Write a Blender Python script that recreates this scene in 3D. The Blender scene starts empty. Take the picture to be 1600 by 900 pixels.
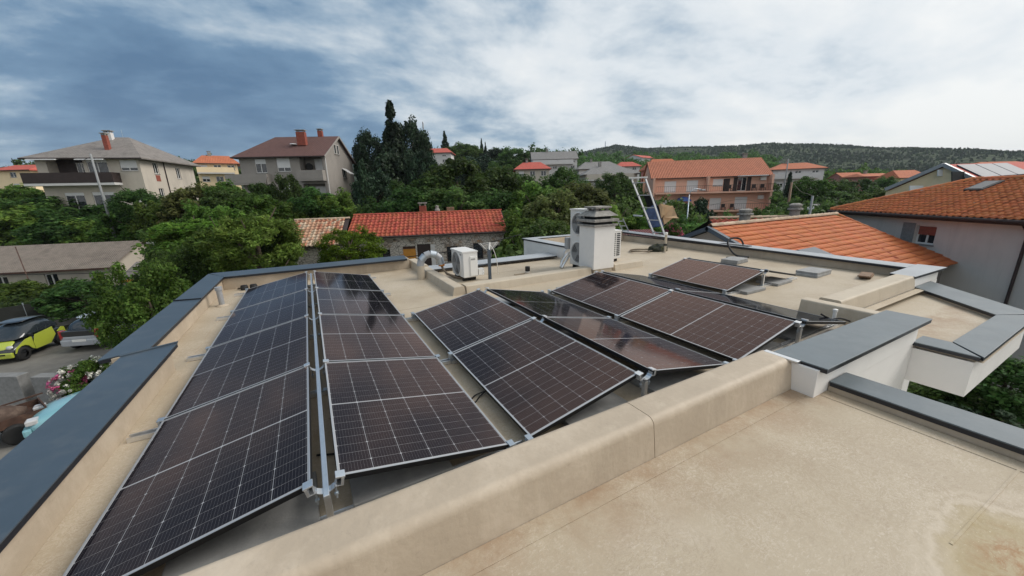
import bpy, bmesh, math, random
import numpy as np
from mathutils import Vector, Matrix, noise
random.seed(11); np.random.seed(11)
S = bpy.context.scene
COL = S.collection
# ------------------------------------------------------------------ camera
CR = Vector((0.87742504, -0.47904074, -0.02540196)); CU = Vector((0.14132966, 0.20753555, 0.96796432)); CF = Vector((0.45842254, 0.85290618, -0.24979956))
CH = 1.8902; FPX = 574.1736
cam = bpy.data.objects.new('camera', bpy.data.cameras.new('camera')); COL.objects.link(cam)
cam.data.sensor_width = 36.0; cam.data.lens = FPX/1600*36.0; cam.data.clip_start = 0.05; cam.data.clip_end = 6000
M = Matrix.Identity(4)
for i in range(3):
    M[i][0] = CR[i]; M[i][1] = CU[i]; M[i][2] = -CF[i]
M[0][3], M[1][3], M[2][3] = 0, 0, CH
cam.matrix_world = M; S.camera = cam
# ------------------------------------------------------------------ exposure, sky, sun
S.render.engine = 'CYCLES'
S.view_settings.view_transform = 'Standard'; S.view_settings.look = 'None'; S.view_settings.gamma = 1.0
S.view_settings.exposure = 1.05
S.cycles.max_bounces = 6; S.cycles.diffuse_bounces = 3; S.cycles.glossy_bounces = 3; S.cycles.transmission_bounces = 3
SUNDIR = Vector((0.80, -0.25, 0.75)).normalized()
sl = bpy.data.lights.new('sun', 'SUN'); sl.energy = 1.2; sl.angle = math.radians(30); sl.color = (1.0, 0.95, 0.88)
sun = bpy.data.objects.new('sun', sl); COL.objects.link(sun); sun.rotation_euler = SUNDIR.to_track_quat('Z', 'Y').to_euler()
W = bpy.data.worlds.new('World'); S.world = W; W.use_nodes = True
nt = W.node_tree; nt.nodes.clear()
def NN(t, typ, **kw):
    n = t.nodes.new(typ)
    for k, v in kw.items(): setattr(n, k, v)
    return n
def mth(t, op, a, b=None, c=None, clamp=False):
    n = t.nodes.new('ShaderNodeMath'); n.operation = op; n.use_clamp = clamp
    for i, x in enumerate((a, b, c)):
        if x is None: continue
        if isinstance(x, (int, float)): n.inputs[i].default_value = x
        else: t.links.new(x, n.inputs[i])
    return n.outputs[0]
def ramp(t, fac, stops, interp='EASE'):
    n = t.nodes.new('ShaderNodeValToRGB'); cr = n.color_ramp; cr.interpolation = interp
    while len(cr.elements) < len(stops): cr.elements.new(0.5)
    for e, (p, c) in zip(cr.elements, stops):
        e.position = p; e.color = (*c, 1) if len(c) == 3 else c
    t.links.new(fac, n.inputs[0]); return n.outputs[0]
def build_sky():
    t = nt; L = t.links.new
    out = NN(t, 'ShaderNodeOutputWorld'); bg = NN(t, 'ShaderNodeBackground'); bg.inputs[1].default_value = 0.1
    sky = NN(t, 'ShaderNodeTexSky', sky_type='NISHITA', sun_disc=False)
    sky.sun_elevation = math.asin(SUNDIR.z); sky.sun_rotation = math.atan2(SUNDIR.x, SUNDIR.y)
    tc = NN(t, 'ShaderNodeTexCoord'); sp = NN(t, 'ShaderNodeSeparateXYZ'); L(tc.outputs['Generated'], sp.inputs[0])
    x, y, z = sp.outputs
    zc = mth(t, 'ADD', mth(t, 'MAXIMUM', z, 0.0), 0.26)
    px = mth(t, 'DIVIDE', x, zc); py = mth(t, 'DIVIDE', y, zc)
    cb = NN(t, 'ShaderNodeCombineXYZ'); L(px, cb.inputs[0]); L(py, cb.inputs[1])
    # cloud plane turned so the bands run across the view, stretched sideways
    mp = NN(t, 'ShaderNodeMapping'); mp.inputs['Rotation'].default_value = (0, 0, math.radians(12)); mp.inputs['Scale'].default_value = (0.80, 1.0, 1); mp.inputs['Location'].default_value = (3.1, 1.75, 0.4)
    L(cb.outputs[0], mp.inputs[0])
    n1 = NN(t, 'ShaderNodeTexNoise'); n1.inputs['Scale'].default_value = 0.95; n1.inputs['Detail'].default_value = 10; n1.inputs['Roughness'].default_value = 0.60; n1.inputs['Distortion'].default_value = 0.2
    L(mp.outputs[0], n1.inputs['Vector'])
    n2 = NN(t, 'ShaderNodeTexNoise'); n2.inputs['Scale'].default_value = 3.4; n2.inputs['Detail'].default_value = 7; n2.inputs['Roughness'].default_value = 0.6; n2.inputs['Distortion'].default_value = 0.2
    L(mp.outputs[0], n2.inputs['Vector'])
    # broad weather: the cloud deck is thick and blue to the left, thin and bright to the right
    az = mth(t, 'ADD', mth(t, 'MULTIPLY', x, CR.x), mth(t, 'MULTIPLY', y, CR.y))
    v = mth(t, 'ADD', mth(t, 'MULTIPLY', n1.outputs[0], 2.3), mth(t, 'MULTIPLY', n2.outputs[0], 0.62))
    v = mth(t, 'ADD', v, mth(t, 'MULTIPLY', az, 0.63))
    v = mth(t, 'ADD', v, mth(t, 'MULTIPLY', z, 0.38))
    fwd = mth(t, 'ADD', mth(t, 'MULTIPLY', x, .473), mth(t, 'MULTIPLY', y, .881))
    v = mth(t, 'ADD', v, mth(t, 'MULTIPLY', mth(t, 'MAXIMUM', mth(t, 'SUBTRACT', .22, z), 0.0), .95))
    v = mth(t, 'SUBTRACT', v, mth(t, 'MULTIPLY', fwd, 0.16))
    v = mth(t, 'SUBTRACT', v, 0.90)
    col = ramp(t, v, [(0.0, (.040, .082, .142)), (0.22, (.072, .125, .190)), (0.36, (.145, .198, .252)), (0.50, (.250, .288, .322)), (0.66, (.350, .373, .390)), (1.0, (.44, .443, .436))], 'LINEAR')
    m10 = NN(t, 'ShaderNodeMix', data_type='RGBA', blend_type='MULTIPLY'); m10.inputs[0].default_value = 1
    L(col, m10.inputs[6]); m10.inputs[7].default_value = (SKYG, SKYG, SKYG, 1)
    mx = NN(t, 'ShaderNodeMix', data_type='RGBA'); mx.inputs[0].default_value = 0.96
    L(sky.outputs[0], mx.inputs[6]); L(m10.outputs[2], mx.inputs[7])
    L(mx.outputs[2], bg.inputs[0]); L(bg.outputs[0], out.inputs[0])
SKYG = 10.5
build_sky()

# ------------------------------------------------------------------ helpers
def V3(*a): return Vector(a)
def at(px, py, dep):
    d = CF + CR*((px-800)/FPX) - CU*((py-450)/FPX)
    return Vector((0, 0, CH)) + d*dep
def onz(px, py, z):
    d = CF + CR*((px-800)/FPX) - CU*((py-450)/FPX)
    return Vector((0, 0, CH)) + d*((z-CH)/d.z)

class MB:
    def __init__(s): s.v = []; s.f = []; s.m = []
    def add(s, vs, fs, mi=0):
        b = len(s.v); s.v += [tuple(p) for p in vs]
        for f in fs: s.f.append(tuple(b+i for i in f)); s.m.append(mi)
        return s
    def box(s, x0, x1, y0, y1, z0, z1, T=None, mi=0):
        vs = [Vector(p) for p in ((x0,y0,z0),(x1,y0,z0),(x1,y1,z0),(x0,y1,z0),(x0,y0,z1),(x1,y0,z1),(x1,y1,z1),(x0,y1,z1))]
        if T is not None: vs = [T @ p for p in vs]
        return s.add(vs, [(0,3,2,1),(4,5,6,7),(0,1,5,4),(1,2,6,5),(2,3,7,6),(3,0,4,7)], mi)
    def hexa(s, b, t, mi=0):
        return s.add(list(b)+list(t), [(0,3,2,1),(4,5,6,7),(0,1,5,4),(1,2,6,5),(2,3,7,6),(3,0,4,7)], mi)
    def prism(s, poly, vec, mi=0):
        n = len(poly); vec = Vector(vec); a = [Vector(p) for p in poly]; b = [p+vec for p in a]
        return s.add(a+b, [tuple(range(n-1,-1,-1)), tuple(range(n,2*n))]+[(i,(i+1)%n,n+(i+1)%n,n+i) for i in range(n)], mi)
    def poly(s, pts, mi=0): return s.add(pts, [tuple(range(len(pts)))], mi)
    def bar(s, p0, p1, w, h, mi=0, up=(0,0,1)):
        p0, p1 = Vector(p0), Vector(p1); d = (p1-p0).normalized(); up = Vector(up)
        if abs(d.dot(up)) > .97: up = Vector((1,0,0))
        sd = d.cross(up).normalized()*w/2; u = sd.cross(d).normalized()*h/2
        return s.hexa([p0-sd-u,p0+sd-u,p1+sd-u,p1-sd-u],[p0-sd+u,p0+sd+u,p1+sd+u,p1-sd+u], mi)
    def tube(s, pts, r, n=8, mi=0, cap=True):
        pts = [Vector(p) for p in pts]; rs = r if isinstance(r,(list,tuple)) else [r]*len(pts)
        vs = []; fs = []; ref = None
        for i, p in enumerate(pts):
            d = (pts[min(i+1,len(pts)-1)]-pts[max(i-1,0)]).normalized()
            if ref is None: ref = Vector((0,0,1)) if abs(d.z) < .9 else Vector((1,0,0))
            a = d.cross(ref).normalized(); b = a.cross(d).normalized(); ref = b
            for k in range(n):
                t = 2*math.pi*k/n; vs.append(p+(a*math.cos(t)+b*math.sin(t))*rs[i])
        for i in range(len(pts)-1):
            for k in range(n):
                fs.append((i*n+k, i*n+(k+1)%n, (i+1)*n+(k+1)%n, (i+1)*n+k))
        if cap: fs += [tuple(range(n-1,-1,-1)), tuple(range((len(pts)-1)*n, len(pts)*n))]
        return s.add(vs, fs, mi)
    def lathe(s, prof, n=16, c=(0,0,0), mi=0, M=None):
        vs = []; fs = []
        for r, z in prof:
            for k in range(n):
                t = 2*math.pi*k/n; p = Vector((r*math.cos(t), r*math.sin(t), z)); p = (M @ p) if M else p
                vs.append(p+Vector(c))
        for i in range(len(prof)-1):
            for k in range(n): fs.append((i*n+k, i*n+(k+1)%n, (i+1)*n+(k+1)%n, (i+1)*n+k))
        return s.add(vs, fs, mi)
    def build(s, name, mats, parent=None, bevel=0, smooth=False, T=None, seg=2):
        me = bpy.data.meshes.new(name)
        vs = s.v if T is None else [tuple(T @ Vector(p)) for p in s.v]
        me.from_pydata(vs, [], s.f)
        if not isinstance(mats, (list, tuple)): mats = [mats]
        for m in mats: me.materials.append(m)
        me.polygons.foreach_set('material_index', s.m)
        bm = bmesh.new(); bm.from_mesh(me)
        if smooth or bevel: bmesh.ops.remove_doubles(bm, verts=bm.verts, dist=1e-5)
        bmesh.ops.recalc_face_normals(bm, faces=bm.faces)
        if bevel:
            es = [e for e in bm.edges if len(e.link_faces) == 2 and e.calc_face_angle(0) > .5]
            bmesh.ops.bevel(bm, geom=es, offset=bevel, segments=seg, affect='EDGES', clamp_overlap=True, profile=.6)
        bm.to_mesh(me); bm.free()
        if smooth: me.polygons.foreach_set('use_smooth', [True]*len(me.polygons))
        return link(name, me, parent)
def link(name, me, parent=None, loc=None, rot=None):
    o = bpy.data.objects.new(name, me); COL.objects.link(o)
    if parent is not None: o.parent = parent
    if loc is not None: o.location = loc
    if rot is not None: o.rotation_euler = rot
    return o
def empty(name, loc=(0,0,0), rz=0, parent=None):
    o = bpy.data.objects.new(name, None); COL.objects.link(o); o.location = loc; o.rotation_euler = (0,0,rz)
    o.empty_display_size = .2
    if parent is not None: o.parent = parent
    return o
def tag(o, label=None, cat=None, group=None, kind=None):
    if label: o['label'] = label
    if cat: o['category'] = cat
    if group: o['group'] = group
    if kind: o['kind'] = kind
    return o
def copy_tree(o, parent=None):
    c = o.copy(); COL.objects.link(c)
    if parent is not None: c.parent = parent
    for ch in KIDS.get(o.name, list(o.children)): copy_tree(ch, c)
    return c
KIDS = {}

# ------------------------------------------------------------------ materials
def mat(name, col, rough=.6, metal=0, spec=.5, var=.15, vs=3.0, bump=0, bs=60, col2=None, dirt=None, dscale=1.2, dlo=.55, dhi=.75, stint=None, coat=0, rnd=0, island=False, hue=0, world=False, stretch=None, streak=None):
    m = bpy.data.materials.new(name); m.use_nodes = True; t = m.node_tree; L = t.links.new
    b = t.nodes['Principled BSDF']
    b.inputs['Roughness'].default_value = rough; b.inputs['Metallic'].default_value = metal; b.inputs['Specular IOR Level'].default_value = spec
    if coat: b.inputs['Coat Weight'].default_value = coat; b.inputs['Coat Roughness'].default_value = .05
    if stint: b.inputs['Specular Tint'].default_value = (*stint, 1)
    co = NN(t, 'ShaderNodeTexCoord').outputs['Object']
    if world: co = NN(t, 'ShaderNodeNewGeometry').outputs['Position']
    if stretch:
        mp = NN(t, 'ShaderNodeMapping'); mp.inputs['Scale'].default_value = stretch; L(co, mp.inputs[0]); co2 = mp.outputs[0]
    else: co2 = co
    n = NN(t, 'ShaderNodeTexNoise'); n.inputs['Scale'].default_value = vs; n.inputs['Detail'].default_value = 6; n.inputs['Roughness'].default_value = .65; L(co2, n.inputs['Vector'])
    c2 = col2 or tuple(min(1, c*(1+var)) for c in col); c1 = col if col2 else tuple(c*(1-var) for c in col)
    out = ramp(t, n.outputs[0], [(.3, c1), (.7, c2)], 'LINEAR')
    if dirt:
        nd = NN(t, 'ShaderNodeTexNoise'); nd.inputs['Scale'].default_value = dscale; nd.inputs['Detail'].default_value = 8; nd.inputs['Roughness'].default_value = .7; L(co2, nd.inputs['Vector'])
        f = NN(t, 'ShaderNodeMapRange'); f.inputs[1].default_value = dlo; f.inputs[2].default_value = dhi; L(nd.outputs[0], f.inputs[0])
        mx = NN(t, 'ShaderNodeMix', data_type='RGBA'); L(f.outputs[0], mx.inputs[0]); L(out, mx.inputs[6]); mx.inputs[7].default_value = (*dirt, 1); out = mx.outputs[2]
    if streak:
        ms_ = NN(t, 'ShaderNodeMapping'); ms_.inputs['Scale'].default_value = (5, 5, .35); L(co, ms_.inputs[0])
        n3 = NN(t, 'ShaderNodeTexNoise'); n3.inputs['Scale'].default_value = 1.0; n3.inputs['Detail'].default_value = 7; n3.inputs['Roughness'].default_value = .7; L(ms_.outputs[0], n3.inputs['Vector'])
        f3 = NN(t, 'ShaderNodeMapRange'); f3.inputs[1].default_value = .52; f3.inputs[2].default_value = .72; f3.inputs[4].default_value = .6; L(n3.outputs[0], f3.inputs[0])
        m3 = NN(t, 'ShaderNodeMix', data_type='RGBA'); L(f3.outputs[0], m3.inputs[0]); L(out, m3.inputs[6]); m3.inputs[7].default_value = (*streak, 1); out = m3.outputs[2]
        n4 = NN(t, 'ShaderNodeTexNoise'); n4.inputs['Scale'].default_value = 11; n4.inputs['Detail'].default_value = 6; n4.inputs['Roughness'].default_value = .75; n4.inputs['Distortion'].default_value = 1.5; L(co, n4.inputs['Vector'])
        f4 = NN(t, 'ShaderNodeMapRange'); f4.inputs[1].default_value = .6; f4.inputs[2].default_value = .72; f4.inputs[4].default_value = .4; L(n4.outputs[0], f4.inputs[0])
        m4 = NN(t, 'ShaderNodeMix', data_type='RGBA'); L(f4.outputs[0], m4.inputs[0]); L(out, m4.inputs[6]); m4.inputs[7].default_value = tuple(c*.6 for c in col)+(1,); out = m4.outputs[2]
    if rnd or hue:
        r = NN(t, 'ShaderNodeNewGeometry').outputs['Random Per Island'] if island else NN(t, 'ShaderNodeObjectInfo').outputs['Random']
        hs = NN(t, 'ShaderNodeHueSaturation'); L(out, hs.inputs['Color'])
        L(mth(t, 'MULTIPLY_ADD', r, 2*rnd, 1-rnd), hs.inputs['Value'])
        if hue:
            r2 = mth(t, 'FRACT', mth(t, 'MULTIPLY', r, 7.31)); L(mth(t, 'MULTIPLY_ADD', r2, 2*hue, .5-hue), hs.inputs['Hue'])
        out = hs.outputs[0]
    L(out, b.inputs['Base Color'])
    if bump:
        nb = NN(t, 'ShaderNodeTexNoise'); nb.inputs['Scale'].default_value = bs; nb.inputs['Detail'].default_value = 4; L(co2, nb.inputs['Vector'])
        bp = NN(t, 'ShaderNodeBump'); bp.inputs['Strength'].default_value = bump; bp.inputs['Distance'].default_value = .01; L(nb.outputs[0], bp.inputs['Height']); L(bp.outputs[0], b.inputs['Normal'])
    return m
MT = {}
MT['cop'] = mat('anthracite_coping', (.046,.066,.088), .36, spec=.5, streak=(.07,.088,.105), var=.14, vs=1.3, bump=.12, bs=2.2, dirt=(.085,.10,.115), dscale=4, dlo=.52, dhi=.8, world=True)
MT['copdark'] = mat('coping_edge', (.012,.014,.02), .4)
MT['white'] = mat('white_render', (.76,.735,.70), .85, var=.04, vs=1.5, bump=.12, bs=180, dirt=(.62,.60,.57), dlo=.55, dhi=.85, world=True)
MT['grey_render'] = mat('grey_render', (.58,.55,.51), .9, var=.06, vs=1, bump=.2, bs=150, streak=(.46,.44,.41), dirt=(.46,.44,.41), dlo=.5, dhi=.8, dscale=.5, world=True)
MT['conc'] = mat('concrete', (.22,.22,.215), .85, var=.2, vs=7, bump=.4, bs=120, dirt=(.13,.13,.125), dscale=4)
MT['concslab'] = mat('concrete_slab', (.27,.27,.265), .7, var=.16, vs=9, bump=.25, bs=90, dirt=(.36,.35,.33), dscale=5, rnd=.15)
MT['alu'] = mat('aluminium', (.72,.73,.74), .32, metal=.85, var=.06, vs=20)
MT['alulip'] = mat('frame_lip', (.48,.49,.50), .4, metal=.6, var=.03)
MT['zinc'] = mat('galvanised_steel', (.42,.47,.52), .4, metal=.75, var=.12, vs=25)
MT['black'] = mat('plain_black', (.008,.008,.009), .5, spec=.3)  # even black for panel frame bars, unit feet and the loose plate
MT['rubber'] = mat('rubber', (.012,.012,.013), .7)
MT['pale'] = mat('white_enamel', (.70,.69,.665), .4, var=.03, dirt=(.5,.48,.44), dlo=.6, dhi=.9)
MT['offw'] = mat('white_plastic', (.74,.73,.70), .5, var=.05)
MT['ltgrey'] = mat('light_grey_metal', (.36,.37,.385), .45, metal=.3, var=.1)
MT['fan'] = mat('fan_grille', (.30,.30,.29), .6)
MT['fanb'] = mat('fan_blade', (.07,.07,.07), .6)
MT['dark'] = mat('dark_interior', (.012,.013,.014), .8)
MT['glass'] = mat('window_glass', (.018,.022,.028), .06, spec=.8, var=.1)
MT['wood'] = mat('brown_wood', (.20,.12,.07), .7, var=.3, vs=6, bump=.2, bs=40)
MT['copper'] = mat('orange_foam', (.55,.22,.05), .7)
MT['brownpipe'] = mat('brown_hose', (.17,.13,.09), .6)
MT['brick'] = mat('red_brick', (.25,.065,.042), .85, var=.25, vs=6, bump=.4, bs=20)
MT['stonechim'] = mat('weathered_cement', (.30,.285,.26), .9, var=.25, vs=9, bump=.5, bs=40, dirt=(.14,.13,.12), dscale=4, dlo=.45, dhi=.7)
MT['road'] = mat('asphalt', (.16,.15,.132), .85, var=.2, vs=2.5, bump=.3, bs=60, dirt=(.13,.12,.105), dscale=.5)
MT['soil'] = mat('soil_and_grass', (.03,.045,.015), .95, col2=(.06,.055,.03), vs=.6, bump=.4, bs=8)
MT['cell'] = None

def mat_membrane(name, stain=False):
    m = bpy.data.materials.new(name); m.use_nodes = True; t = m.node_tree; L = t.links.new; b = t.nodes['Principled BSDF']
    co = NN(t, 'ShaderNodeNewGeometry').outputs['Position']
    def noi(sc, det=6, ro=.6, dist=0, vec=None):
        n = NN(t, 'ShaderNodeTexNoise'); n.inputs['Scale'].default_value = sc; n.inputs['Detail'].default_value = det; n.inputs['Roughness'].default_value = ro; n.inputs['Distortion'].default_value = dist
        L(vec or co, n.inputs['Vector']); return n.outputs[0]
    def mixc(f, a, c):
        mx = NN(t, 'ShaderNodeMix', data_type='RGBA'); L(f, mx.inputs[0]); L(a, mx.inputs[6]); mx.inputs[7].default_value = (*c, 1); return mx.outputs[2]
    def rng(x, a, b_, lo=0, hi=1):
        n = NN(t, 'ShaderNodeMapRange'); n.inputs[1].default_value = a; n.inputs[2].default_value = b_; n.inputs[3].default_value = lo; n.inputs[4].default_value = hi; L(x, n.inputs[0]); return n.outputs[0]
    base = ramp(t, noi(.7, 5, .6), [(.3, (.355,.285,.20)), (.55, (.42,.352,.258)), (.75, (.455,.385,.30))], 'LINEAR')
    base = mixc(rng(noi(1.3, 9, .75, .6), .52, .75, 0, .5), base, (.33,.25,.175))
    # fine scuffs: pale speckle left by foot traffic
    mp = NN(t, 'ShaderNodeMapping'); mp.inputs['Rotation'].default_value = (0,0,.6); mp.inputs['Scale'].default_value = (1, 2.2, 1); L(co, mp.inputs[0])
    sc = mth(t, 'MULTIPLY', rng(noi(26, 5, .75, 1.2, mp.outputs[0]), .52, .66), rng(noi(1.7, 4, .6), .40, .60))
    base = mixc(mth(t, 'MULTIPLY', sc, .55), base, (.62,.55,.46))
    dk = mth(t, 'MULTIPLY', rng(noi(14, 7, .8, .8), .54, .72), rng(noi(1.2, 4, .6, 0), .42, .62))
    base = mixc(mth(t, 'MULTIPLY', dk, .5), base, (.22,.16,.11))
    ln = NN(t, 'ShaderNodeMath', operation='ABSOLUTE'); L(mth(t,'SUBTRACT',noi(8, 6, .7, 1.6, mp.outputs[0]),.5), ln.inputs[0])
    wm = mth(t, 'MULTIPLY', rng(ln.outputs[0], .022, .004), rng(noi(1.5, 4, .6), .50, .60))
    base = mixc(mth(t, 'MULTIPLY', wm, .45), base, (.27,.20,.14))
    ln2 = NN(t, 'ShaderNodeMath', operation='ABSOLUTE'); L(mth(t,'SUBTRACT',noi(13, 5, .7, 2.2),.5), ln2.inputs[0])
    wm2 = mth(t, 'MULTIPLY', rng(ln2.outputs[0], .03, .006), rng(noi(1.1, 4, .6), .42, .55))
    base = mixc(mth(t, 'MULTIPLY', wm2, .5), base, (.58,.51,.42))
    # rust tinted dirt that gathers along the upstand of the front parapet
    sp = NN(t, 'ShaderNodeSeparateXYZ'); L(co, sp.inputs[0])
    if stain:
        band = mth(t, 'MULTIPLY', mth(t, 'MULTIPLY', rng(sp.outputs[1], 1.0, 1.55), rng(sp.outputs[1], 1.7, 1.6)), rng(noi(2.6, 6, .7), .36, .62))
        base = mixc(mth(t, 'MULTIPLY', band, .7), base, (.26,.155,.085))
        # dried puddle: olive middle, rusty core, pale tide line
        dx = mth(t, 'SUBTRACT', sp.outputs[0], 2.93); dy = mth(t, 'SUBTRACT', sp.outputs[1], .06)
        d = mth(t, 'SQRT', mth(t, 'ADD', mth(t, 'MULTIPLY', mth(t, 'MULTIPLY', dx, dx), .8), mth(t, 'MULTIPLY', mth(t, 'MULTIPLY', dy, dy), 2.3)))
        d = mth(t, 'ADD', d, mth(t, 'MULTIPLY', mth(t, 'SUBTRACT', noi(3.6, 8, .62), .5), .42))
        base = mixc(mth(t, 'MULTIPLY', rng(d, .47, .35), mth(t,'MULTIPLY_ADD',noi(9, 6, .75),.9,.15)), base, (.33,.255,.12))
        base = mixc(mth(t, 'MULTIPLY', mth(t, 'MULTIPLY', rng(d, .30, .12), rng(noi(7, 7, .75, .6), .42, .58)), .9), base, (.27,.135,.045))
        for r0, st in ((.47,.45), (.58,.25), (.36,.2)):
            rg = NN(t, 'ShaderNodeMath', operation='ABSOLUTE'); L(mth(t,'SUBTRACT',d,r0), rg.inputs[0])
            base = mixc(mth(t, 'MULTIPLY', rng(rg.outputs[0], .06, .005), st), base, (.57,.49,.385))
        gr = mth(t, 'MULTIPLY', rng(noi(55, 3, .6), .66, .70), rng(d, .5, .35)); base = mixc(mth(t,'MULTIPLY',gr,.7), base, (.62,.56,.42))
    L(base, b.inputs['Base Color']); L(rng(noi(2.2, 5), .35, .7, .5, .75), b.inputs['Roughness']); b.inputs['Specular IOR Level'].default_value = .35
    bp = NN(t, 'ShaderNodeBump'); bp.inputs['Strength'].default_value = .25; bp.inputs['Distance'].default_value = .012
    L(mth(t, 'ADD', noi(38, 5, .7), mth(t, 'MULTIPLY', noi(3, 4), 1.5)), bp.inputs['Height']); L(bp.outputs[0], b.inputs['Normal'])
    return m
MT['deck'] = mat_membrane('beige_membrane', True)
MT['up'] = mat('beige_upstand', (.42,.345,.26), .6, var=.1, vs=1.6, bump=.35, bs=22, streak=(.52,.44,.34), dirt=(.52,.44,.345), dlo=.5, dhi=.75, dscale=1.6, world=True)
MT['curbm'] = mat('beige_curb', (.46,.395,.305), .65, var=.08, vs=2, bump=.3, bs=25, streak=(.36,.29,.21), dirt=(.38,.30,.21), dlo=.58, dhi=.8, dscale=2.2, world=True)

def mat_cell():
    m = bpy.data.materials.new('solar_cell'); m.use_nodes = True; t = m.node_tree; L = t.links.new; b = t.nodes['Principled BSDF']
    sp = NN(t, 'ShaderNodeSeparateXYZ'); L(NN(t, 'ShaderNodeTexCoord').outputs['Object'], sp.inputs[0])
    bus = mth(t, 'LESS_THAN', mth(t, 'FRACT', mth(t, 'MULTIPLY_ADD', sp.outputs[0], 10/.18, .5)), .045)
    mx = NN(t, 'ShaderNodeMix', data_type='RGBA'); L(bus, mx.inputs[0]); mx.inputs[6].default_value = (.006,.006,.010,1); mx.inputs[7].default_value = (.14,.14,.145,1)
    # anti-reflective glass: dark silicon below, a warm tinted mirror on top
    L(mx.outputs[2], b.inputs['Base Color']); b.inputs['Roughness'].default_value = .4; b.inputs['Specular IOR Level'].default_value = 0
    gl = NN(t, 'ShaderNodeBsdfGlossy'); gl.inputs['Color'].default_value = (1.0,.72,.60,1); gl.inputs['Roughness'].default_value = .075
    fr_n = NN(t, 'ShaderNodeFresnel'); fr_n.inputs[0].default_value = 1.55
    tm = NN(t, 'ShaderNodeMix', data_type='RGBA'); L(mth(t,'MULTIPLY',mth(t,'SUBTRACT',fr_n.outputs[0],.22),4,clamp=True), tm.inputs[0]); tm.inputs[6].default_value = (1.0,.66,.54,1); tm.inputs[7].default_value = (.80,.86,.92,1); L(tm.outputs[2], gl.inputs['Color'])
    ms = NN(t, 'ShaderNodeMixShader'); L(mth(t,'MINIMUM',mth(t,'MULTIPLY',fr_n.outputs[0],1.05),.36), ms.inputs[0]); L(b.outputs[0], ms.inputs[1]); L(gl.outputs[0], ms.inputs[2]); L(ms.outputs[0], t.nodes['Material Output'].inputs[0])
    return m
MT['cell'] = mat_cell()
MT['back'] = mat('white_backsheet', (.36,.36,.37), .12, var=.02, spec=.5)

# ------------------------------------------------------------------ main building
bld = tag(empty('flat_roofed_house'), 'white flat roofed house with beige roof membrane carrying the solar panels', 'house')
b = MB()
for r in ([-2.05,4.30,-3.2,1.60],): b.box(r[0],r[1],r[2],r[3],-.25,0)
b.box(-2.05,2.3,1.60,10.4,-.25,0); b.box(2.3,6.35,1.60,9.35,-.25,0); b.box(6.35,10.98,2.28,10.85,-.25,0)
# one continuous deck outline instead of slabs
b = MB(); out = [(-2.0,-3.2),(4.28,-3.2),(4.28,1.36),(6.33,1.36),(6.33,2.26),(10.98,2.26),(10.98,10.9),(6.42,10.9),(6.42,9.36),(2.3,9.36),(2.3,10.42),(-2.1,10.42),(-2.1,5.3),(-2.0,5.3)]
b.poly([(x,y,0) for x,y in out]); b.build('roof_deck', MT['deck'], bld)
b = MB(); n = len(out)
for i in range(n):
    (x0,y0),(x1,y1) = out[i], out[(i+1)%n]
    b.add([(x0,y0,-7),(x1,y1,-7),(x1,y1,-.003),(x0,y0,-.003)], [(0,1,2,3)])
b.build('outer_wall', MT['white'], bld)
def rounded(y0, y1, z, batter=.03, r=.055, n=5):
    """parapet profile in (y,z): battered faces with rolled top edges"""
    pts = [(y0,0)]
    for k in range(n+1):
        a = math.pi - k/n*math.pi/2; pts.append((y0+batter+r+r*math.cos(a), z-r+r*math.sin(a)))
    for k in range(n+1):
        a = math.pi/2 - k/n*math.pi/2; pts.append((y1-batter-r+r*math.cos(a), z-r+r*math.sin(a)))
    pts.append((y1,0)); return pts
def upstand(name, axis, a, b_, lo, hi, z, m, r=.05, cut=None):
    mb = MB(); pf = rounded(lo, hi, z, r=r)
    if axis == 'x': mb.prism([(a,y,zz) for y,zz in pf], (b_-a,0,0))
    else: mb.prism([(y,a,zz) for y,zz in pf], (0,b_-a,0))
    o = mb.build(name, m, bld, smooth=False)
    o.data.polygons.foreach_set('use_smooth', [True]*len(o.data.polygons)); o.data.set_sharp_from_angle(angle=.8)
    w = o.modifiers.new('weighted', 'WEIGHTED_NORMAL'); w.keep_sharp = True; w.weight = 100
    return o
upstand('front_parapet','x',-1.62,1.96,1.525,1.885,.30,MT['up'],.06)
upstand('front_parapet','x',1.966,3.83,1.525,1.885,.30,MT['up'],.06)
upstand('service_curb','y',6.54,9.0,2.22,2.50,.165,MT['curbm'],.03); upstand('service_curb','y',9.0,10.2,2.22,2.50,.20,MT['curbm'],.03)
upstand('service_curb','x',2.502,5.62,6.50,6.83,.165,MT['curbm'],.03); upstand('service_curb','x',6.36,7.3,6.50,6.83,.15,MT['curbm'],.03)
upstand('end_curb','y',1.72,2.66,6.45,6.72,.20,MT['curbm'],.03)
upstand('balcony_parapet','x',6.724,9.62,2.22,2.56,.225,MT['curbm'],.035)
# flashing strips welded to the deck along the upstands
def strip(x0,x1,y0,y1,z=.004,name='flashing_strip',m='deck'):
    MB().box(x0,x1,y0,y1,.0005,z).build(name, MT[m], bld)
strip(-1.6,3.82,1.395,1.522); strip(4.0-.06,4.07,-2.8,1.33); strip(-1.64,-1.53,2.0,10.0); strip(-1.6,2.2,9.72,9.86); strip(2.52,6.3,8.83,8.95)
strip(2.56,6.3,7.95,8.0,.003); strip(-1.5,2.2,6.18,6.25,.003); strip(6.9,10.7,5.2,5.25,.003)
strip(6.74,9.6,2.08,2.2)
MB().bar(onz(1486,850,.002),onz(1600,726,.002),.014,.003).build('flashing_strip',MT['deck'],bld)
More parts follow.
